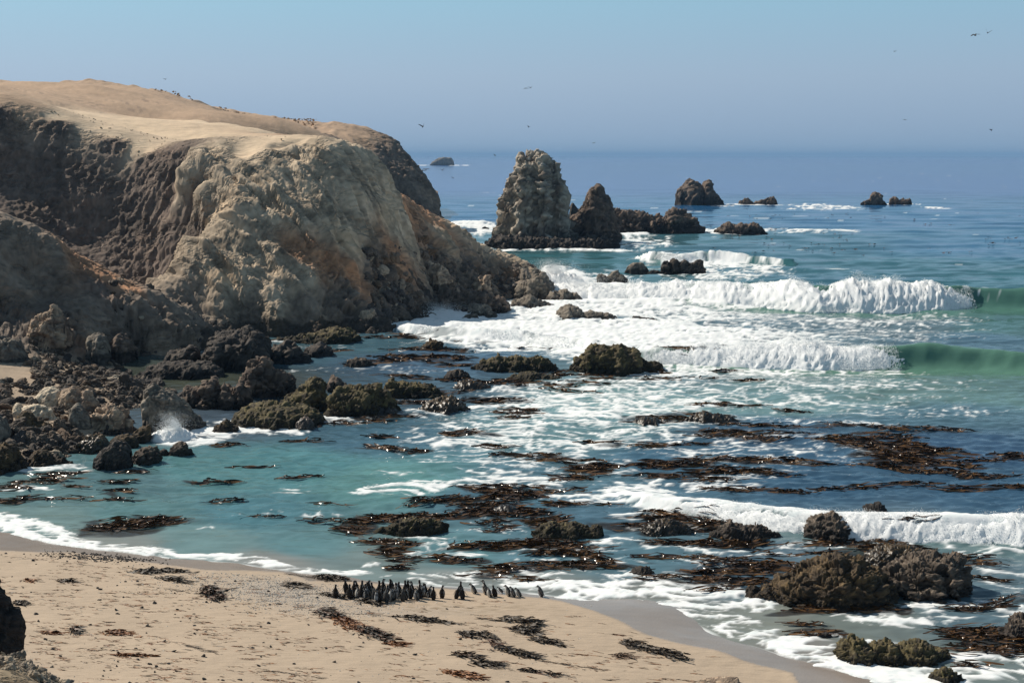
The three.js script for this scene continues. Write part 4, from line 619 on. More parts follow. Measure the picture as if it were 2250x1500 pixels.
rock('boulder', 'smooth blue-grey boulder cut by the edge of the picture', 990, [[-60, 985], [-48, 940], [-25, 916], [-4, 910], [10, 918], [19, 938], [24, 964], [26, 986]], { dep: 1.6, pal: 'grey', amp: .05, y0: .3, wet: 0 });
rock('boulder', 'orange weed-covered boulder beside the splash', 972, [[288, 968], [296, 950], [310, 938], [328, 932], [344, 928], [348, 940], [338, 958], [330, 972]], { dep: 1.5, pal: 'weed', amp: .10, y0: 0 });
rock('boulder', 'domed weed-capped boulder behind the black leaning one', 985, [[232, 980], [248, 964], [262, 956], [278, 953], [292, 958], [302, 968], [306, 982]], { dep: 1.3, pal: 'weed', amp: .08, y0: 0 });
rock('boulder', 'black leaning boulder standing in the shallows', 1034, [[204, 1030], [209, 1012], [220, 996], [236, 980], [254, 972], [272, 972], [284, 982], [287, 1004], [285, 1028]], { dep: 1.5, pal: 'dark', amp: .09, q: .4 });
rock('boulder', 'rough pinkish-brown boulder right of the black leaning one', 1021, [[282, 1016], [292, 1002], [304, 992], [318, 984], [332, 980], [346, 986], [352, 1004], [352, 1018]], { dep: 1.3, pal: 'crust', amp: .13 });
rock('boulder', 'round rough boulder farthest out in the turquoise shallows', 1002, [[368, 998], [376, 984], [388, 974], [398, 968], [408, 973], [418, 986], [426, 999]], { dep: 1.2, pal: 'crust', amp: .11 });
rock('boulder', 'small stone wedged between the two rough boulders', 1001, [[344, 998], [350, 988], [362, 986], [371, 997]], { dep: .7, pal: 'crust', amp: .1 });
rock('boulder', 'mottled brown rock stack at the waterline by the picture edge', 1044, [[-60, 1040], [-40, 1000], [-10, 985], [10, 975], [28, 988], [36, 1010], [52, 1020], [60, 1038]], { dep: 2, pal: 'weed', amp: .14, y0: -.1 });
rock('boulder', 'greenish knobbed rock at the waterline with foam behind', 1026, [[60, 1022], [68, 1000], [84, 988], [100, 992], [118, 1004], [140, 1008], [160, 1022]], { dep: 1.5, pal: 'weed', amp: .14, y0: 0 });
rock('boulder', 'dark weed-draped lump between the shallows and the tan boulder', 995, [[160, 990], [176, 970], [196, 958], [218, 956], [236, 968], [244, 990]], { dep: 1.4, pal: 'weed', amp: .12, y0: 0, mat: 'wetRock' });
rock('boulder', 'buff crusted outcrop sticking up against the front ridge', 765, [[66, 760], [72, 715], [82, 700], [100, 696], [112, 680], [121, 672], [130, 692], [142, 702], [140, 728], [150, 758]], { dep: 3, pal: 'tan', amp: .14, y0: 1.7, wet: 0 });
rock('boulder', 'grey-white boulder at the foot of the crusted outcrop', 778, [[194, 772], [196, 740], [206, 731], [222, 732], [234, 744], [240, 770]], { dep: 2.2, pal: 'grey', amp: .08, y0: 1.2, wet: 0 });
rock('boulder', 'tan-topped boulder between outcrop and grey-white boulder', 760, [[153, 756], [157, 736], [166, 730], [180, 735], [190, 756]], { dep: 2, pal: 'tan', amp: .09, y0: 1.5, wet: 0 });
rock('boulder', 'rusty rounded boulder right of the grey-white one', 772, [[238, 768], [246, 744], [262, 733], [278, 738], [290, 752], [296, 770]], { dep: 2.4, pal: 'brown', amp: .12, y0: 1, wet: 0 });
rock('boulder', 'grey domed boulder at the beach head by the picture edge', 790, [[-50, 786], [-36, 748], [-10, 737], [18, 738], [38, 748], [50, 768], [54, 786]], { dep: 3, pal: 'grey', amp: .07, y0: 1.8, wet: 0 });
// near right
rock('reef_rock', 'broad pitted brown rock standing against the low surge', 1192, [[1758, 1188], [1763, 1166], [1774, 1150], [1784, 1136], [1804, 1127], [1826, 1126], [1846, 1134], [1860, 1146], [1876, 1156], [1900, 1158], [1922, 1164], [1936, 1155], [1954, 1155], [1964, 1166], [1968, 1188]], { dep: 2.4, pal: 'crust', amp: .10, crag: 1.2 });
rock('reef_rock', 'small dark rock with white water pouring off behind the pitted one', 1132, [[1890, 1128], [1900, 1112], [1916, 1104], [1934, 1103], [1944, 1114], [1952, 1130]], { dep: 1.2, pal: 'dark', amp: .12 });
rock('reef_rock', 'low craggy reef in kelp left of the broad pitted rock', 1190, [[1552, 1186], [1568, 1168], [1584, 1158], [1604, 1143], [1622, 1152], [1645, 1158], [1662, 1150], [1685, 1160], [1705, 1170], [1724, 1184]], { dep: 1.8, pal: 'crust', amp: .13 });
rock('reef_rock', 'long mossy rock with blunt square end amid the crescent of kelp', 1187, [[1168, 1170], [1190, 1152], [1215, 1146], [1240, 1150], [1262, 1146], [1284, 1152], [1298, 1158], [1312, 1153], [1322, 1156], [1326, 1182]], { dep: 1.7, pal: 'moss', amp: .11 });
rock('reef_rock', 'rounded weed-black rock above the long mossy one', 1130, [[1072, 1128], [1085, 1116], [1100, 1109], [1118, 1107], [1134, 1115], [1146, 1128]], { dep: 1.3, pal: 'dark', amp: .10, mat: 'wetRock' });
rock('reef_rock', 'thin yellow-green rock back inside the kelp crescent', 1176, [[812, 1173], [835, 1160], [860, 1150], [890, 1140], [915, 1136], [945, 1142], [962, 1146], [985, 1155]], { dep: 1.3, pal: 'moss', amp: .13 });
rock('reef_rock', 'small brown rock awash left of the biggest near rock', 1267, [[1376, 1262], [1390, 1250], [1404, 1244], [1420, 1241], [1432, 1250], [1444, 1263]], { dep: 1, pal: 'crust', amp: .13 });
rock('reef_rock', 'dark weed-covered reef patch beneath the low surge', 1178, [[1400, 1172], [1420, 1155], [1440, 1143], [1470, 1140], [1500, 1150], [1530, 1170]], { dep: 1.6, pal: 'weed', amp: .13, mat: 'wetRock' });
rock('reef_rock', 'biggest near rock, a long brown weed-hung ridge', 1338, [[1630, 1318], [1646, 1304], [1672, 1294], [1700, 1284], [1722, 1268], [1744, 1258], [1768, 1246], [1792, 1230], [1820, 1216], [1836, 1214], [1852, 1224], [1876, 1222], [1900, 1232], [1930, 1250], [1955, 1280], [1972, 1325]], { dep: 3.2, pal: 'weed', amp: .10, q: .6, wet: .3 });
rock('reef_rock', 'lumpy pink-brown block forming the seaward end of the biggest near rock', 1316, [[1925, 1306], [1942, 1268], [1956, 1246], [1980, 1236], [2006, 1222], [2028, 1214], [2052, 1220], [2076, 1214], [2096, 1222], [2114, 1238], [2122, 1262], [2134, 1284], [2138, 1308]], { dep: 2.6, pal: 'crust', amp: .12, q: .5, crag: 1.2, wet: .3 });
rock('reef_rock', 'glossy weed-draped mound behind the biggest near rock', 1250, [[1885, 1246], [1900, 1222], [1922, 1204], [1950, 1195], [1985, 1193], [2012, 1198], [2034, 1212], [2056, 1240]], { dep: 2, pal: 'weed', amp: .10, mat: 'wetRock' });
rock('reef_rock', 'small weedy knob at the back of the brown ridge', 1262, [[1796, 1256], [1806, 1228], [1822, 1216], [1842, 1214], [1862, 1222], [1872, 1252]], { dep: 1.4, pal: 'weed', amp: .12, mat: 'wetRock' });
rock('reef_rock', 'yellow-green mossy rocks nearest the sand in white wash', 1468, [[1838, 1426], [1852, 1410], [1872, 1400], [1896, 1402], [1910, 1414], [1932, 1408], [1956, 1406], [1974, 1418], [1990, 1410], [2014, 1406], [2036, 1410], [2060, 1424], [2082, 1432], [2096, 1446], [2099, 1466]], { dep: 1.9, pal: 'moss', amp: .12, wet: .2 });
rock('reef_rock', 'small mossy rock trailing in front of the yellow-green ones', 1505, [[2040, 1490], [2052, 1474], [2072, 1464], [2094, 1470], [2112, 1484], [2134, 1502]], { dep: 1, pal: 'moss', amp: .13, wet: .2 });
rock('reef_rock', 'pink-brown rock cut by the picture edge, rising from kelp', 1414, [[2186, 1408], [2200, 1384], [2216, 1364], [2238, 1352], [2262, 1346], [2300, 1350], [2340, 1380], [2360, 1410]], { dep: 1.8, pal: 'crust', amp: .12 });
rock('reef_rock', 'low flat rock in the swash beside the mossy ones', 1405, [[1792, 1400], [1802, 1390], [1818, 1388], [1838, 1402]], { dep: .7, pal: 'dark', amp: .12 });
rock('beach_rock', 'flat brown rock half buried in the sand at the picture bottom', 1506, [[1524, 1504], [1536, 1494], [1556, 1490], [1580, 1487], [1604, 1486], [1622, 1488], [1627, 1503]], { dep: .9, pal: 'tan', amp: .09, y0: .42, wet: 0 });

// ───────── rubble and stones ─────────
const icos = [0, 1, 2, 3, 4].map((k) => {
  let g = new THREE.IcosahedronGeometry(1, 5), p = g.attributes.position;
  for (let i = 0; i < p.count; i++) { const x = p.getX(i), y = p.getY(i), z = p.getZ(i), c = cells(x * 1.1 + k * 9, y * 1.1, z * 1.1), s = .82 + .5 * (c[2] - .5) + .22 * ridged(x * 1.3 + k * 5, y * 1.3, z * 1.3, 3) - Math.max(0, .2 - c[1] + c[0]) * .8; p.setXYZ(i, x * s * 1.25, y * s * (.72 + .1 * k), z * s); }
  const col = new Float32Array(p.count * 3); for (let i = 0; i < p.count; i++) { const n = 1 + .45 * fbm(p.getX(i) * 2 + k, p.getY(i) * 2, p.getZ(i) * 2, 3); col.fill(n, i * 3, i * 3 + 3); }
  g.setAttribute('color', new THREE.BufferAttribute(col, 3)); g.computeVertexNormals(); return g;
});
const dummy = new THREE.Object3D();
function scatter(name, label, list, m = M.stone) {                    // list: [x, y, z, size, colour]
  const per = icos.map(() => []); for (const s of list) per[Math.floor(rnd() * 5)].push(s);
  const root = put(new THREE.Group(), name, label, null, null, 'stuff');
  per.forEach((l, k) => {
    if (!l.length) return;
    const im = new THREE.InstancedMesh(icos[k], m, l.length);
    l.forEach((s, i) => { dummy.position.set(s[0], s[1], s[2]); dummy.rotation.set(rr(-.7, .7), rr(0, 6.3), rr(-.7, .7)); dummy.scale.set(s[3] * rr(.8, 1.5), s[3] * rr(.6, 1.15), s[3] * rr(.7, 1.2)); dummy.updateMatrix(); im.setMatrixAt(i, dummy.matrix); im.setColorAt(i, new THREE.Color().setRGB(...s[4])); });
    put(im, 'stones', null, null, null, 'stuff', root);
  });
}
const STONE = [[.10, .075, .056], [.075, .058, .046], [.16, .12, .088], [.055, .045, .04], [.24, .185, .135], [.12, .075, .045], [.34, .28, .21]];
const pickStone = (dark) => { const r = rnd(); const c = STONE[r < .3 ? 0 : r < .52 ? 1 : r < .7 ? 2 : r < .82 + dark * .1 ? 3 : r < .93 ? 5 : r < .985 ? 4 : 6], k = rr(.75, 1.25); return c.map((v) => v * k); };
{
  const l = [];
  for (let k = 0; k < 9000; k++) {
    const px = rr(-80, 345), py = Math.pow(rnd(), .9) * 300 + 748, p = P(px, py, .6), h = landH(p[0], p[2]);
    if (h < -.25 || h > 2.5 || (px < 75 && Math.abs(py - 845) < 16) || (px > 20 && px < 230 && Math.abs(py - 905 - px * .05) < 26 && rnd() < .8)) continue;
    const s = Math.min(.5, .085 * Math.pow(rnd() + .008, -.55)); l.push([p[0], h + s * .18, p[2], s * .75, pickStone(py > 960 ? 1 : 0).map((v) => v * .85)]);
  }
  for (let k = 0; k < 500; k++) { const px = rr(240, 470), py = rr(735, 900), p = P(px, py, .2), h = landH(p[0], p[2]); if (h < -.5) continue; const s = Math.min(.5, .13 * Math.pow(rnd() + .02, -.5)); l.push([p[0], h + s * .3, p[2], s, pickStone(1)]); }
  scatter('rubble', 'dark broken rubble strewn over the shore below the front ridge', l);
}
{
  const l = [];
  for (let k = 0; k < 3600; k++) {
    const px = rr(800, 1165), b = along([[800, 728], [850, 716], [950, 688], [1050, 670], [1165, 640]], px), up = Math.pow(rnd(), 1.4), D0 = -P(px, b)[2], D = D0 + up * lerp(13, 9, (px - 800) / 365), x = (px - CX) / F * D, h = landH(x, -D);
    if (h < -.6 || h > 6.5) continue;
    const s = Math.min(.85, .16 * Math.pow(rnd() + .015, -.5)); l.push([x, h + s * .3, -D, s * .8, pickStone(up < .2 ? 1 : 0).map((v) => v * 1.5)]);
  }
  scatter('boulder_field', 'tumbled blocks below the cliff nose', l);
}
{
  const l = [];                                                       // crumbled stones along the hill crests
  for (let k = 0; k < 900; k++) { const px = rr(330, 700), D = rr(262, 330), x = (px - CX) / F * D, h = landH(x, -D); if (noise(x * .06, 3, D * .06) < .05) continue; l.push([x, h + .1, -D, rr(.08, .24), [.42, .30, .2]]); }
  for (let k = 0; k < 260; k++) { const px = rr(120, 640), D = rr(137, 152), x = (px - CX) / F * D, h = landH(x, -D); l.push([x, h + .05, -D, rr(.03, .10), [.5, .4, .28]]); }
  scatter('hill_stones', 'loose stones along the hill crests and cliff edge', l);
}

// ───────── kelp on the water ─────────
const KC = [[.075, .040, .018], [.115, .058, .022], [.048, .028, .017], [.155, .080, .028], [.085, .046, .022]];
function ribbon(b, x, y, z, head, len, wid, bend, tilt, c, hump, follow) {
  const n = 5, v = []; let cx = x, cz = z, a = head - bend / 2;
  const ph = rr(0, 6.28);
  for (let i = 0; i <= n; i++) {
    const t = i / n, w = wid * (.25 + .75 * Math.sin(Math.PI * (.12 + .8 * t))) * .5, ti = tilt * Math.sin(ph + t * 4), ux = -Math.sin(a) * w * Math.cos(ti), uz = Math.cos(a) * w * Math.cos(ti), uy = w * Math.sin(ti);
    const yy = (follow ? follow(cx, cz) : 0) + y + hump * Math.sin(ph + t * 5);
    v.push([b.v(cx - ux, yy - uy, cz - uz, c), b.v(cx + ux, yy + uy, cz + uz, c)]);
    cx += Math.cos(a) * len / n; cz += Math.sin(a) * len / n; a += bend / n;
  }
  for (let i = 0; i < n; i++) b.q(v[i][0], v[i][1], v[i + 1][1], v[i + 1][0]);
}
function kelpInto(b, k, dens = 1) {
  const D = -k.z, area = k.wx * k.wz * 3.1, sc = clamp(D / 60, .8, 2.4), n = Math.round(clamp(area * (D < 75 ? 15 : 10) * k.v * dens / (sc * sc), 14, 2600)), flow = Math.atan(k.t) + .15 * noise(k.x * .2, 3, k.z * .2);
  for (let i = 0; i < n; i++) {
    const r = Math.sqrt(rnd()) * rr(.75, 1.15), a = rr(0, 6.283), dx = r * Math.cos(a) * k.wx, x = k.x + dx, z = k.z + r * Math.sin(a) * k.wz + k.t * dx;
    if (noise(x * .5 / sc, 8, z * 1.1 / sc) < -.16 - .2 * k.v + (r > .7 ? .3 : 0)) continue;
    const h = flow + .5 * noise(x * .25, 4, z * .25) + gauss() * .16, len = rr(.5, 1.6) * Math.sqrt(sc), c = KC[Math.floor(rnd() * 5)];
    ribbon(b, x - Math.cos(h) * len / 2, .035 + rr(0, .06), z - Math.sin(h) * len / 2, h, len, rr(.05, .13) * sc, gauss() * .8, rr(.3, 1.45), c, rr(.01, .06), seaH);
    if (i % 2) ribbon(b, x, .06 + rr(0, .05), z, h + gauss(), rr(.18, .4) * sc, rr(.06, .12) * sc, gauss() * 1.5, rr(.7, 1.5), c, .03, seaH);
  }
}
{
  const NAMED = new Map([[290 + ',' + 1152, 'lone raft of brown kelp just off the beach foam'], ['2010,1010', 'widest dark kelp raft in the right of the bay'], ['1025,955', 'brown kelp raft alone in pale streaky water'], ['770,1160', 'curled tip of the kelp crescent facing the beach'], ['840,1142', 'upper arm of the kelp crescent'], ['830,1190', 'lower arm of the kelp crescent'],
    ['1130,1090', 'thick brown kelp mat above the rounded weed-black rock'], ['970,1228', 'small kelp clump closest to the penguins'], ['1020,1235', 'kelp clump touching the smallest one off the penguin flock'], ['1090,1200', 'long kelp band in front of the long mossy rock'], ['850,985', 'thin dark kelp strip in open turquoise water'], ['1300,1032', 'dark humped kelp heap with glints left of the wide rafts'], ['1870,1340', 'kelp fringe in front of the biggest near rock'], ['2170,1400', 'kelp bed wrapped round the pink-brown edge rock'], ['1980,985', 'upper part of the widest kelp raft'], ['2040,1035', 'lower part of the widest kelp raft'], ['30,1100', 'kelp wisp at the picture edge over the beach foam'], ['880,1248', 'single dark kelp scrap right at the beach swash'], ['860,1210', 'kelp hook hanging below the crescent'], ['1240,1218', 'smooth brown kelp sheet left of the small awash rock']]);
  const rest = new MB();
  KELP.forEach((k, i) => {
    const label = NAMED.get(KELPS[i][0] + ',' + KELPS[i][1]);
    if (!label) return kelpInto(rest, k);
    const b = new MB(); kelpInto(b, k, 1.25);
    put(new THREE.Mesh(b.geo(), M.kelp), 'kelp_raft', label, 'kelp', 'kelp rafts floating in the bay');
  });
  put(new THREE.Mesh(rest.geo(), M.kelp), 'kelp', 'dark streaks of kelp floating all over the bay', null, null, 'stuff');
  const far = new MB();                                              // reddish specks of kelp far out
  for (let k = 0; k < 260; k++) { const px = rr(1500, 2250), py = 470 + 80 * rnd() + 40 * gauss() * .3, p = P(px, py); if (noise(p[0] * .03, 3, p[2] * .015) < .02) continue; ribbon(far, p[0], .16, p[2], rr(-.4, .4), rr(.3, .9), rr(.10, .22), gauss(), 1.0, [.17, .085, .05], .03, seaH); }
  put(new THREE.Mesh(far.geo(), M.kelp), 'kelp_specks', 'reddish specks of kelp scattered far out on the blue water', null, null, 'stuff');
}

// ───────── weed and stones on the beach ─────────
const onBeach = (px, py) => { let p = P(px, py, .5); for (let i = 0; i < 6; i++) p = P(px, py, beachH(p[0], p[2])); return p; };
const WC = { dark: [[.055, .037, .022], [.075, .05, .027], [.04, .028, .018]], rust: [[.22, .085, .025], [.14, .055, .02], [.28, .12, .04]], mixed: [[.035, .025, .016], [.10, .042, .018], [.06, .036, .018]], pale: [[.16, .10, .06], [.2, .13, .085]] };
for (const [px, py, rx, ry, tilt, kind, label] of [
  [310, 1258, 40, 5, 3, 'dark', 'left head of the long dark weed line above the penguin flock'], [375, 1275, 45, 6, 9, 'dark', 'dark weed tail slanting off the long weed line'], [360, 1256, 60, 4, 2, 'dark', 'thin dark weed streak beside the left head of the line'], [455, 1300, 32, 14, 10, 'mixed', 'loose heap of brown weed on shell grit'], [470, 1317, 20, 8, 10, 'mixed', 'small ragged weed clump under the loose heap'],
  [718, 1271, 42, 8, 4, 'dark', 'dark weed bank at the wet sand behind the flock'], [640, 1288, 44, 6, 5, 'dark', 'flat dark weed scrap left of the flock'], [740, 1310, 55, 5, 6, 'dark', 'dark weed rope curving under the first penguins'], [800, 1322, 40, 6, 16, 'dark', 'end of the dark weed rope bending toward the camera'],
  [715, 1348, 32, 14, 12, 'mixed', 'thick top of the rusty weed drift in mid beach'], [755, 1368, 40, 16, 24, 'rust', 'middle of the rusty weed drift in mid beach'], [815, 1392, 50, 14, 18, 'mixed', 'lower end of the rusty weed drift in mid beach'], [860, 1416, 26, 5, 3, 'rust', 'rusty scrap below the drift'],
  [920, 1362, 70, 5, 6, 'dark', 'long dark weed string in mid beach'], [1120, 1364, 34, 7, 4, 'dark', 'left half of the double dark weed mound on clean sand'], [1160, 1370, 28, 9, 6, 'dark', 'right half of the double dark weed mound on clean sand'], [1150, 1388, 36, 11, 2, 'dark', 'rounded dark weed mound under the double one'], [1018, 1394, 24, 7, 12, 'dark', 'small dark weed twist left of the mounds'],
  [1060, 1396, 20, 7, 30, 'dark', 'head of the lizard-shaped weed strand'], [1085, 1415, 26, 7, 32, 'mixed', 'tail of the lizard-shaped weed strand'], [1190, 1410, 42, 6, 10, 'dark', 'flat dark weed ribbon below the mounds'], [1130, 1436, 50, 8, 10, 'dark', 'dark weed bundle with a long thin tail'], [1010, 1440, 30, 7, 2, 'mixed', 'rusty dark weed pad left of the bundle'], [1060, 1460, 44, 8, 6, 'dark', 'dark weed pad below the rusty dark one'],
  [1010, 1482, 56, 10, 10, 'rust', 'bright rusty weed streak at the picture bottom'], [1385, 1418, 28, 12, 12, 'dark', 'thick head of the long weed rope near the wet sand'], [1425, 1428, 30, 8, 14, 'dark', 'middle of the long weed rope near the wet sand'], [1470, 1440, 32, 10, 16, 'dark', 'tail of the long weed rope near the wet sand'], [1362, 1442, 30, 6, 0, 'pale', 'pale pinkish weed crumbs left of the rope'], [1180, 1478, 60, 4, 2, 'mixed', 'thin weed scatter at the picture bottom, right of the rusty streak'],
  [250, 1390, 46, 7, 6, 'rust', 'rusty weed streak in the left of the beach'], [100, 1390, 28, 5, 6, 'rust', 'small rusty weed patch near the dark foreground rock'], [160, 1385, 14, 8, 20, 'mixed', 'knot of rusty weed with stones'], [280, 1440, 55, 4, 3, 'rust', 'scattered rusty weed row low in the left of the beach'], [140, 1278, 26, 4, 8, 'mixed', 'short weed dash high on the left of the beach'], [60, 1275, 16, 5, 14, 'rust', 'rusty weed flake highest on the left beach'], [35, 1327, 16, 4, 2, 'dark', 'dark weed lump beside the foreground rock']]) {
  const b = new MB(), c = onBeach(px, py), D = -c[2], wx = rx / F * D, wz = ry * D * D / (F * (H - c[1])), t = Math.tan(tilt * Math.PI / 180) * D / (H - c[1]), area = wx * wz * 3.1, n = Math.round(clamp(area * 150, 40, 420)), hh = (kind === 'dark' ? .17 : kind === 'mixed' ? .14 : .05) * Math.min(1.2, .35 + ry / 12);
  for (let i = 0; i < n; i++) {
    const r = Math.sqrt(rnd()) * rr(.6, 1.2), a = rr(0, 6.28), dx = r * Math.cos(a) * wx, x = c[0] + dx, z = c[2] + r * Math.sin(a) * wz + t * dx;
    if (noise(x * 1.6, 3, z * 1.6) < -.45 && r > .6) continue;
    const l = rr(.15, .55), hd = Math.atan(t) * .8 + gauss() * .6, cc = WC[kind][Math.floor(rnd() * WC[kind].length)];
    ribbon(b, x, .02 + hh * Math.max(0, 1 - r * r) * rr(.1, 1), z, hd, l, rr(.03, .09), gauss() * 1.4, rr(.3, 1.3), cc, .02, beachH);
  }
  put(new THREE.Mesh(b.geo(), M.wrack), 'washed_up_weed', label, 'seaweed', 'clumps of weed washed up on the beach');
}
{
  const b = new MB(), l = [], g = [];
  for (let k = 0; k < 3000; k++) {
    const px = rr(-40, 1560), py = rr(1225, 1510); if (py < along(WET, px) + 12) continue;
    const left = px < 700 ? 1 : .45; if (rnd() > left || noise(px * .012, py * .03, 3) < -.1) continue;
    const p = onBeach(px, py), n = rnd() < .25 ? 7 : 2;
    for (let i = 0; i < n; i++) ribbon(b, p[0] + gauss() * .12 * n * .3, .012, p[2] + gauss() * .05, rr(-.1, .5) + gauss() * .2, rr(.08, .42), rr(.014, .05), gauss(), .6, WC[rnd() < .72 ? 'rust' : 'dark'][Math.floor(rnd() * 3)], .008, beachH);
  }
  for (const [a, c] of [[[0, 1222], [210, 1244]], [[290, 1284], [440, 1306]], [[370, 1410], [470, 1435]], [[620, 1260], [720, 1274]], [[1040, 1358], [1100, 1364]], [[1170, 1450], [1310, 1470]], [[880, 1352], [1010, 1372]], [[700, 1345], [960, 1360]], [[560, 1470], [700, 1490]]]) for (let i = 0; i < 60; i++) { const t = rnd(), p = onBeach(lerp(a[0], c[0], t) + rr(-4, 4), lerp(a[1], c[1], t) + gauss() * 1.2); ribbon(b, p[0], .012, p[2], .25 + gauss() * .2, rr(.15, .5), rr(.012, .035), gauss() * .6, .5, WC[rnd() < .4 ? 'mixed' : 'dark'][Math.floor(rnd() * 3)], .01, beachH); }
  put(new THREE.Mesh(b.geo(), M.wrack), 'weed_scraps', 'rusty scraps and strings of dried weed scattered on the sand', null, null, 'stuff');
  for (let k = 0; k < 240; k++) { const px = rr(-20, 1400), py = rr(1216, 1510); if (py < along(WET, px) + 6 || (px > 700 && rnd() < .7)) continue; const p = onBeach(px, py), s = rr(.015, .055); l.push([p[0], p[1] + s * .3, p[2], s, [.06, .052, .048]]); }
  for (let k = 0; k < 500; k++) { const px = 210 + gauss() * 90, py = 1222 + (px - 150) * .06 + gauss() * 7, p = onBeach(px, py), s = rr(.012, .04); l.push([p[0], p[1] + s * .3, p[2], s, [.10, .085, .075]]); }
  scatter('beach_stones', 'small dark stones dotted over the sand', l);
  for (let k = 0; k < 5200; k++) { const px = 610 + gauss() * 190, py = 1300 + (px - 610) * .12 + gauss() * 30; if (py < along(WET, px) + 6) continue; const p = onBeach(px, py), s = rr(.008, .026), v = rr(.35, .72); g.push([p[0], p[1] + s * .3, p[2], s, [v, v * .93, v * .84]]); }
  for (let k = 0; k < 700; k++) { const p = onBeach(rr(-20, 1300), rr(1270, 1510)), s = rr(.008, .02); g.push([p[0], p[1] + s * .3, p[2], s, [.6, .56, .5]]); }
  scatter('shell_grit', 'pale broken shell strewn around the penguins', g);
}

// ───────── the dark rock and scree under the camera ─────────
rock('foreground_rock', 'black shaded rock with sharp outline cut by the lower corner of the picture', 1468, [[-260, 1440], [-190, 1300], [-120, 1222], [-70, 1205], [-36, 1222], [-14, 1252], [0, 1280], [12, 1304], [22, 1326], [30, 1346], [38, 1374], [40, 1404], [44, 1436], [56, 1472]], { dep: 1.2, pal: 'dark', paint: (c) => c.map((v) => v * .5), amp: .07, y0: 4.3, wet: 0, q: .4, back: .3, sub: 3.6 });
{
  const b = new MB(), nx = 90, ny = 60, l = [];
  const hg = (u, v) => { const px = lerp(-420, 190, u), D = v < .5 ? lerp(11, 16.2, v * 2) : lerp(16.2, 33, v * 2 - 1), x = (px - CX) / F * D, e = along([[-420, 1380], [0, 1446], [60, 1476], [105, 1506], [190, 1600]], px), pe = PD(px, e, 16.2); return [x, Math.max(.3, pe[1] + (D < 16.2 ? (16.2 - D) * .30 : -(D - 16.2) * 1.6)) + .07 * fbm(x * 4, 2, D * 4, 4), -D]; };
  for (let i = 0; i <= nx; i++) for (let j = 0; j <= ny; j++) { const p = hg(i / nx, j / ny), n = fbm(p[0] * 4, 1, p[2] * 4, 4); b.v(p[0], p[1], p[2], [.30 + .2 * n, .225 + .15 * n, .14 + .1 * n], p[0], p[2]); }
  for (let i = 0; i < nx; i++) for (let j = 0; j < ny; j++) { const a = i * (ny + 1) + j; b.q(a, a + ny + 1, a + ny + 2, a + 1); }
  put(new THREE.Mesh(b.geo(), M.cliff), 'slope', 'crumbling slope under the lookout at the lower corner', null, null, 'structure');
  for (let k = 0; k < 800; k++) { const p = hg(rr(.5, .93), rr(.3, .515)), s = Math.min(.08, .010 * Math.pow(rnd() + .01, -.5)); l.push([p[0], p[1] + s * .3, p[2], s, rnd() < .6 ? [.36, .29, .21] : [.2, .16, .12]]); }
  scatter('scree', 'small broken stones on the slope at the lower corner', l);
  const q0 = hg(.85, .6);
}
rock('scree_stone', 'pale angular stone highest on the corner slope', 1488, [[50, 1486], [54, 1474], [66, 1464], [75, 1463], [76, 1476], [72, 1489]], { dep: .09, pal: 'tan', amp: .06, y0: 9.35, sub: .1, wet: 0, q: .3 });
rock('scree_stone', 'flat grey stone at the very bottom of the corner slope', 1502, [[84, 1503], [90, 1492], [100, 1489], [111, 1490], [112, 1504]], { dep: .10, pal: 'grey', amp: .06, y0: 9.3, sub: .1, wet: 0, q: .3 });

// ───────── penguins ─────────
function penguinGeo(neck, bow, kind) {
  // one surface from feet to crown along a spine: [height, forward, half width, half depth]
  const sp = [[.015, .0, .035, .04], [.05, -.005, .075, .08], [.12, 0, .098, .102], [.20, .008, .102, .108], [.29, .012, .096, .10], [.37, .008, .078, .082], [.43, .004, .056, .058], [.47, .002, .043, .044], [.47 + neck * .5, .004 + bow * .3, .037, .040], [.47 + neck, .014 + bow * .8, .040, .047], [.505 + neck, .026 + bow, .042, .050], [.54 + neck, .030 + bow, .036, .043], [.562 + neck, .028 + bow, .018, .024], [.568 + neck, .027 + bow, .003, .004]];
  const b = new MB(), n = 16;
  for (const [y, f, w, d] of sp) for (let i = 0; i < n; i++) {
    const a = i / n * 6.2832, cx = Math.cos(a), sz = Math.sin(a);       // +x is the breast
    let c = [.022, .0175, .0145];
    const front = cx > .12, headY = y > .46 + neck * .7;
    if (front && y < .46) c = [.66, .63, .58];
    if (y > .355 && y < .40 && front) c = [.035, .033, .035];          // breast band
    if (front && y < .355 && cx < .42) c = [.05, .048, .05];           // its flank stripe
    if (front && y >= .40 && y < .46 + neck * .4) c = [.60, .57, .53];
    if (headY) c = Math.abs(sz) > .55 && y < .53 + neck && cx > -.55 && cx < .5 ? [.55, .52, .49] : [.02, .016, .0135];
    if (kind === 1 && front && y < .46) c = [.56, .54, .50];
    if (kind === 2) c = c.map((v) => Math.min(v, .42) * .8 + .035);      // plainer young bird
    b.v(f + cx * d, y, sz * w, c);
  }
  for (let r = 0; r < sp.length - 1; r++) for (let i = 0; i < n; i++) { const a = r * n + i, e = r * n + (i + 1) % n; b.q(a, a + n, e + n, e); }
  // short stiff tail
  return b.geo();
}
function cone(pts, c, n = 8) { const b = new MB(); for (const [x, y, z, rx, rz] of pts) for (let i = 0; i < n; i++) { const a = i / n * 6.2832; b.v(x + Math.cos(a) * rx, y, z + Math.sin(a) * rz, c); } for (let r = 0; r < pts.length - 1; r++) for (let i = 0; i < n; i++) { const a = r * n + i, e = r * n + (i + 1) % n; b.q(a, a + n, e + n, e); } return b.geo(); }
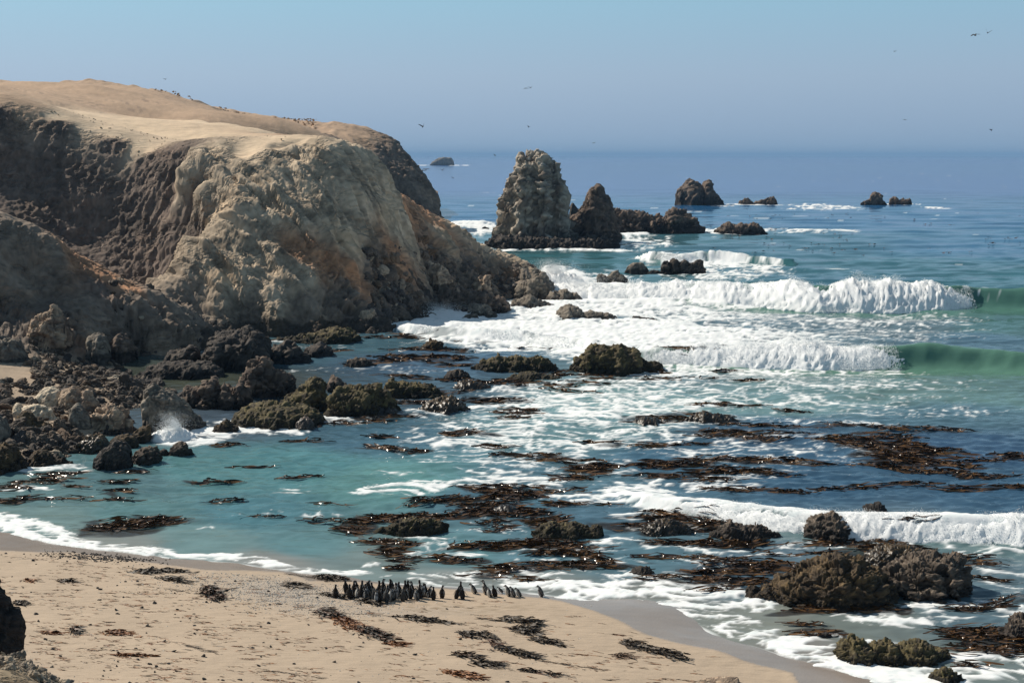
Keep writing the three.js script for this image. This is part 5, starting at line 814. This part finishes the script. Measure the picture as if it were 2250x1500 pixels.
function billGeo(neck, bow) { const y = .516 + neck, b = new MB(), n = 8, x = .06 + bow; for (const [dx, r, dy] of [[0, .017, 0], [.03, .013, .001], [.055, .010, -.002], [.072, .003, -.010]]) for (let i = 0; i < n; i++) { const a = i / n * 6.2832; b.v(x + dx, y + dy + Math.cos(a) * r, Math.sin(a) * r * .7, [.045, .035, .032]); } for (let r = 0; r < 3; r++) for (let i = 0; i < n; i++) { const a = r * n + i, e = r * n + (i + 1) % n; b.q(a, e, e + n, a + n); } return b.geo(); }
function flipperGeo(s, out) { const b = new MB(), rows = [[0, .03], [.06, .036], [.13, .032], [.2, .02], [.235, .006]], top = [.0, .385, s * .075]; for (const [t, w] of rows) for (const [e, k] of [[-1, 0], [0, .008], [1, 0], [0, -.008]]) { const o = Math.sin(out) * t, d = Math.cos(out) * t; b.v(top[0] + e * w - t * .12, top[1] - d, top[2] + s * (o + .012) + k * s, k > 0 ? [.022, .0175, .0145] : [.34, .33, .31]); } for (let r = 0; r < rows.length - 1; r++) for (let i = 0; i < 4; i++) { const a = r * 4 + i, e = r * 4 + (i + 1) % 4; b.q(a, a + 4, e + 4, e); } return b.geo(); }
function footGeo(s) { const b = new MB(), c = [.05, .042, .04]; const z = s * .045; for (const [x, y, w] of [[-.03, .03, .014], [.01, .028, .018], [.05, .018, .028], [.085, .006, .036]]) for (const [k, h] of [[-1, 0], [0, 1], [1, 0], [0, -1]]) b.v(x, Math.max(.002, y * .5 + h * .5 * y), z + k * w, c); for (let r = 0; r < 3; r++) for (let i = 0; i < 4; i++) { const a = r * 4 + i, e = r * 4 + (i + 1) % 4; b.q(a, e, e + 4, a + 4); } return b.geo(); }
const protos = [[.035, .008, 0, .26], [.07, -.004, 0, .18], [.012, .014, 1, .5], [.022, .02, 2, .34], [-.02, .03, 2, .2]].map(([neck, bow, kind, out]) => {
  const t = new THREE.Group(); t.name = 'penguin';
  put(new THREE.Mesh(penguinGeo(neck, bow, kind), M.skin), 'body', null, null, null, null, t);
  put(new THREE.Mesh(billGeo(neck, bow), M.skin), 'bill', null, null, null, null, t);
  for (const s of [-1, 1]) { put(new THREE.Mesh(flipperGeo(s, out), M.skin), 'flipper', null, null, null, null, t); put(new THREE.Mesh(footGeo(s), M.skin), 'foot', null, null, null, null, t); }
  put(new THREE.Mesh(cone([[-.075, .06, 0, .02, .03], [-.105, .025, 0, .012, .025], [-.125, .008, 0, .004, .012]], [.03, .029, .03]), M.skin), 'tail', null, null, null, null, t);
  return t;
});
// [px, py of the feet, height factor, proto, heading in degrees (0 = right, 90 = away, 180 = left, 270 = to the camera), lean, label]
const Z1 = (x, y) => [720 + x / 9.375, 1260 + y / 9.375], Z2 = (x, y) => [950 + x / 8.333, 1260 + y / 8.333];
const FLOCK = [];
const crowd = [[385, 412, 1, 1, 110, 3], [455, 525, 1, 0, 70, 2], [555, 442, 1, 0, 95, 0], [598, 432, 1, 2, 120, 0], [622, 520, .95, 2, 175, 4], [690, 550, 1.1, 1, 80, 0], [735, 440, 1.05, 1, 60, 3], [720, 478, 1, 0, 100, 0], [770, 500, .98, 0, 85, 0], [795, 565, .95, 3, 250, 0], [830, 470, 1.05, 0, 75, 2], [822, 520, .95, 3, 90, 0], [880, 492, 1.12, 1, 65, 4], [925, 462, 1, 2, 80, 6], [962, 592, 1, 3, 100, 0], [1015, 604, .98, 3, 265, 0], [1068, 604, .98, 0, 80, 0], [1050, 520, 1.15, 1, 95, 0], [1125, 556, 1, 0, 90, 0], [1165, 556, .9, 0, 75, 0], [1150, 440, 1.06, 1, 60, 4], [1185, 425, .95, 0, 50, 6],
  [1215, 600, .98, 3, 110, -3], [1285, 470, 1.12, 1, 90, 0], [1245, 500, .9, 0, 85, 0], [1300, 565, .95, 3, 75, 0], [1335, 430, 1, 0, 95, 0], [1345, 548, .98, 2, 230, 0], [1385, 450, .9, 0, 80, 0], [1405, 512, .9, 3, 100, 0], [1440, 468, 1, 2, 260, 0], [1480, 470, .98, 0, 60, 4], [1545, 572, .95, 3, 95, -4], [1610, 545, .95, 2, 30, 0], [1612, 450, 1, 1, 85, 0], [1660, 452, 1.05, 0, 90, 0], [1700, 526, 1, 0, 80, 2], [1745, 470, 1.05, 1, 165, 2], [1830, 552, .92, 3, 175, 0], [1885, 520, 1, 0, 95, 0], [1905, 460, 1.05, 1, 90, 0], [1930, 505, .9, 0, 70, 0], [1965, 470, 1, 0, 40, -3], [2008, 470, .95, 0, 90, -2], [2045, 492, .5, 4, 20, 0], [2100, 486, .9, 2, 15, 0]];
{
  const ORD = ['first', 'second', 'third', 'fourth', 'fifth', 'sixth', 'seventh', 'eighth', 'ninth', 'tenth', 'eleventh', 'twelfth', 'thirteenth', 'fourteenth', 'fifteenth', 'sixteenth', 'seventeenth', 'eighteenth', 'nineteenth', 'twentieth', 'twenty-first', 'twenty-second', 'twenty-third', 'twenty-fourth'];
  const rowOf = (y) => (y > 536 ? 'front' : y > 466 ? 'middle' : 'back'), seen = {};
  for (const c of [...crowd].sort((p, q) => p[0] - q[0])) {
    const r = rowOf(c[1]), k = seen[r] = (seen[r] ?? -1) + 1;
    const look = c[0] === 1830 ? 'pale-breasted penguin, ' : c[2] < .6 ? 'low crouching penguin, ' : 'upright dark penguin, ';
    const turned = c[0] === 1830 || rnd() > .34 ? c[4] + gauss() * 22 : rr(165, 300);
    FLOCK.push([...Z1(c[0], c[1]), c[2], rnd() < .25 ? 2 : c[3], turned, c[5] + gauss() * 3, look + ORD[k] + ' from the left in the ' + r + ' row of the flock', 1]);
  }
}
for (const [x, y, s, k, h, l, label, dy] of [[160 / 9.375 * 8.333 - 230 * 8.333, 505 / 9.375 * 8.333, .95, 0, 70, 0, 'penguin standing apart behind the flock beside the weed rope'], [20, 487, .95, 0, 100, 0, 'last upright dark penguin at the seaward side of the flock'], [180, 455, .98, 0, 45, 0, 'lone penguin between the flock and the group of three, flippers out'], [428, 462, .9, 0, 70, -14, 'left one of the tight group of three penguins, leaning forward'], [520, 405, 1, 1, 85, 0, 'rear one of the tight group of three penguins'], [556, 472, .92, 2, 80, 4, 'front one of the tight group of three penguins'], [790, 372, .92, 2, 180, 22, 'penguin walking with bill raised, first after the group of three'],
  [985, 388, 1, 1, 190, 10, 'tall dark-breasted penguin of the trio by the swash'], [1055, 436, .82, 2, 200, 8, 'short pale penguin of the trio by the swash'], [1160, 427, .92, 2, 90, 14, 'rear-view penguin of the trio by the swash'], [1290, 358, .55, 3, 180, 40, 'penguin crouching low in the edge of the swash'], [1410, 417, .95, 2, 185, 14, 'leading penguin of the three coming out of the wash'], [1498, 434, .9, 3, 190, 14, 'middle penguin of the three coming out of the wash'], [1612, 430, .86, 2, 185, 22, 'hindmost penguin of the three coming out of the wash'], [2010, 420, .9, 3, 180, 16, 'penguin standing alone in the water, last of the line']]) FLOCK.push([...Z2(x, y), s, k, h, l, label]);
FLOCK.forEach(([px, py, s, k, head, lean, label, inFlock]) => {
  const p = onBeach(px, py), o = protos[k].clone();
  o.name = numbered('penguin'); o.position.set(p[0], Math.max(p[1], 0) - .004, p[2]); const fat = rr(.9, 1.02); o.scale.set(s * fat, s * rr(.8, .9), s * fat);
  o.rotation.set(0, head * Math.PI / 180 + gauss() * .12, 0);
  const q = new THREE.Quaternion().setFromAxisAngle(new THREE.Vector3(0, 0, 1), lean * Math.PI / 180); o.quaternion.premultiply(q);
  if (lean > 30) o.position.y += .03;
  o.userData = { label, category: 'penguin', group: inFlock ? 'penguins crowded together in the flock' : 'penguins strung out along the swash' };
  scene.add(o);
});

// ───────── birds ─────────
function wing(s, up, fold, span, c) { const b = new MB(), rows = [[0, .0, .16, 0], [.35, .5, .18, .05], [.7, .75, .14, .0], [1, .8, .03, -.18]]; for (const [t, lift, ch, sw] of rows) { const y = Math.sin(up) * t * span * (t > .5 ? fold : 1), z = s * t * span * Math.cos(up * .8), x = sw * span; for (const [dx, dy] of [[ch, 0], [0, .012], [-ch, 0], [0, -.012]]) b.v(x + dx * span * 1.3, y + dy, z, c); } for (let r = 0; r < 3; r++) for (let i = 0; i < 4; i++) { const a = r * 4 + i, e = r * 4 + (i + 1) % 4; b.q(a, a + 4, e + 4, e); } return b.geo(); }
function bird(px, py, spanPx, up, fold, head, roll, label, D0) {
  const span = .62, D = D0 ?? Math.min(460, 1.24 * F / spanPx), p = PD(px, py, D), o = new THREE.Group(), c = [.055, .05, .048];
  const bd = new MB(), n = 10; for (const [x, r, y] of [[-.34, .012, 0], [-.24, .04, 0], [-.08, .075, -.005], [.08, .075, 0], [.18, .045, .02], [.25, .042, .035], [.30, .03, .035], [.34, .012, .03], [.42, .004, .02]]) for (let i = 0; i < n; i++) { const a = i / n * 6.2832; bd.v(x, y + Math.cos(a) * r, Math.sin(a) * r, c); }
  for (let r = 0; r < 8; r++) for (let i = 0; i < n; i++) { const a = r * n + i, e = r * n + (i + 1) % n; bd.q(a, e, e + n, a + n); }
  put(new THREE.Mesh(bd.geo(), M.skin), 'body', null, null, null, null, o);
  for (const s of [-1, 1]) put(new THREE.Mesh(wing(s, up, fold, span, c), M.skin), 'wing', null, null, null, null, o);
  o.position.set(...p); o.rotation.set(0, head * Math.PI / 180, 0); o.quaternion.premultiply(new THREE.Quaternion().setFromAxisAngle(new THREE.Vector3(1, 0, 0), .35)).premultiply(new THREE.Quaternion().setFromAxisAngle(new THREE.Vector3(0, 0, 1), roll * Math.PI / 180)); o.scale.setScalar(1.25);
  put(o, 'seabird', label, 'bird', 'seabirds in flight over the cove');
}
for (const a of [[2143, 77, 19, .5, .1, 100, 8, 'dark bird with bowed wings, left of the pair high in the sky'], [2171, 72, 15, .8, 1.2, 80, -14, 'dark bird with raised wings, right of the pair high in the sky'], [1966, 113, 8, .5, 1, 90, 0, 'tiny bird alone below the high pair, on its left'], [1156, 194, 10, .4, -.4, 95, 0, 'left bird of the close pair above the tall rock tower'], [1166, 193, 10, .7, 1.1, 85, 10, 'right bird of the close pair above the tall rock tower'], [929, 278, 16, .9, 1.1, 70, 22, 'pale-winged bird gliding over the far headland'], [1162, 279, 8, .7, .8, 40, 0, 'small bird straight above the tall rock tower'], [1305, 314, 7, .4, .5, 100, 12, 'bird just above the horizon right of the tower'], [1088, 342, 8, .9, 1, 60, 0, 'bird on the horizon line left of the tower'], [1989, 263, 8, .3, .5, 90, 0, 'lone bird low over the open sea'], [2180, 286, 7, .9, 1, 10, 50, 'bird seen edge on near the picture edge'], [363, 174, 9, .5, 1, 90, 8, 'bird flying above the brown hill'], [972, 374, 10, .8, 1, 95, 6, 'reddish bird below the far island'], [928, 375, 9, .3, .4, 90, 0, 'lower bird skimming the water off the far headland', 262], [936, 372, 7, .3, .4, 90, 0, 'upper bird skimming the water off the far headland', 270], [996, 391, 8, .9, 1, 70, 20, 'dark bird over the blue water left of the tower']]) bird(...a);
{
  const o = new THREE.Group(), p = PD(1217, 362, 242), c = [.03, .028, .028];
  put(new THREE.Mesh(cone([[0, 0, 0, .08, .07], [-.02, .15, 0, .13, .11], [.02, .38, 0, .12, .10], [.06, .52, 0, .05, .05], [.08, .66, 0, .04, .04], [.10, .74, 0, .05, .045], [.10, .79, 0, .01, .01]], c, 10), M.skin), 'body', null, null, null, null, o);
  put(new THREE.Mesh(cone([[.14, .735, 0, .02, .015], [.22, .73, 0, .004, .004]], c, 6), M.skin), 'bill', null, null, null, null, o);
  o.position.set(p[0], p[1] - .1, p[2]); o.scale.setScalar(1.15);
  put(o, 'seabird', 'dark bird perched on the right shoulder of the tall rock tower', 'bird');
}
renderer.render(scene, camera);
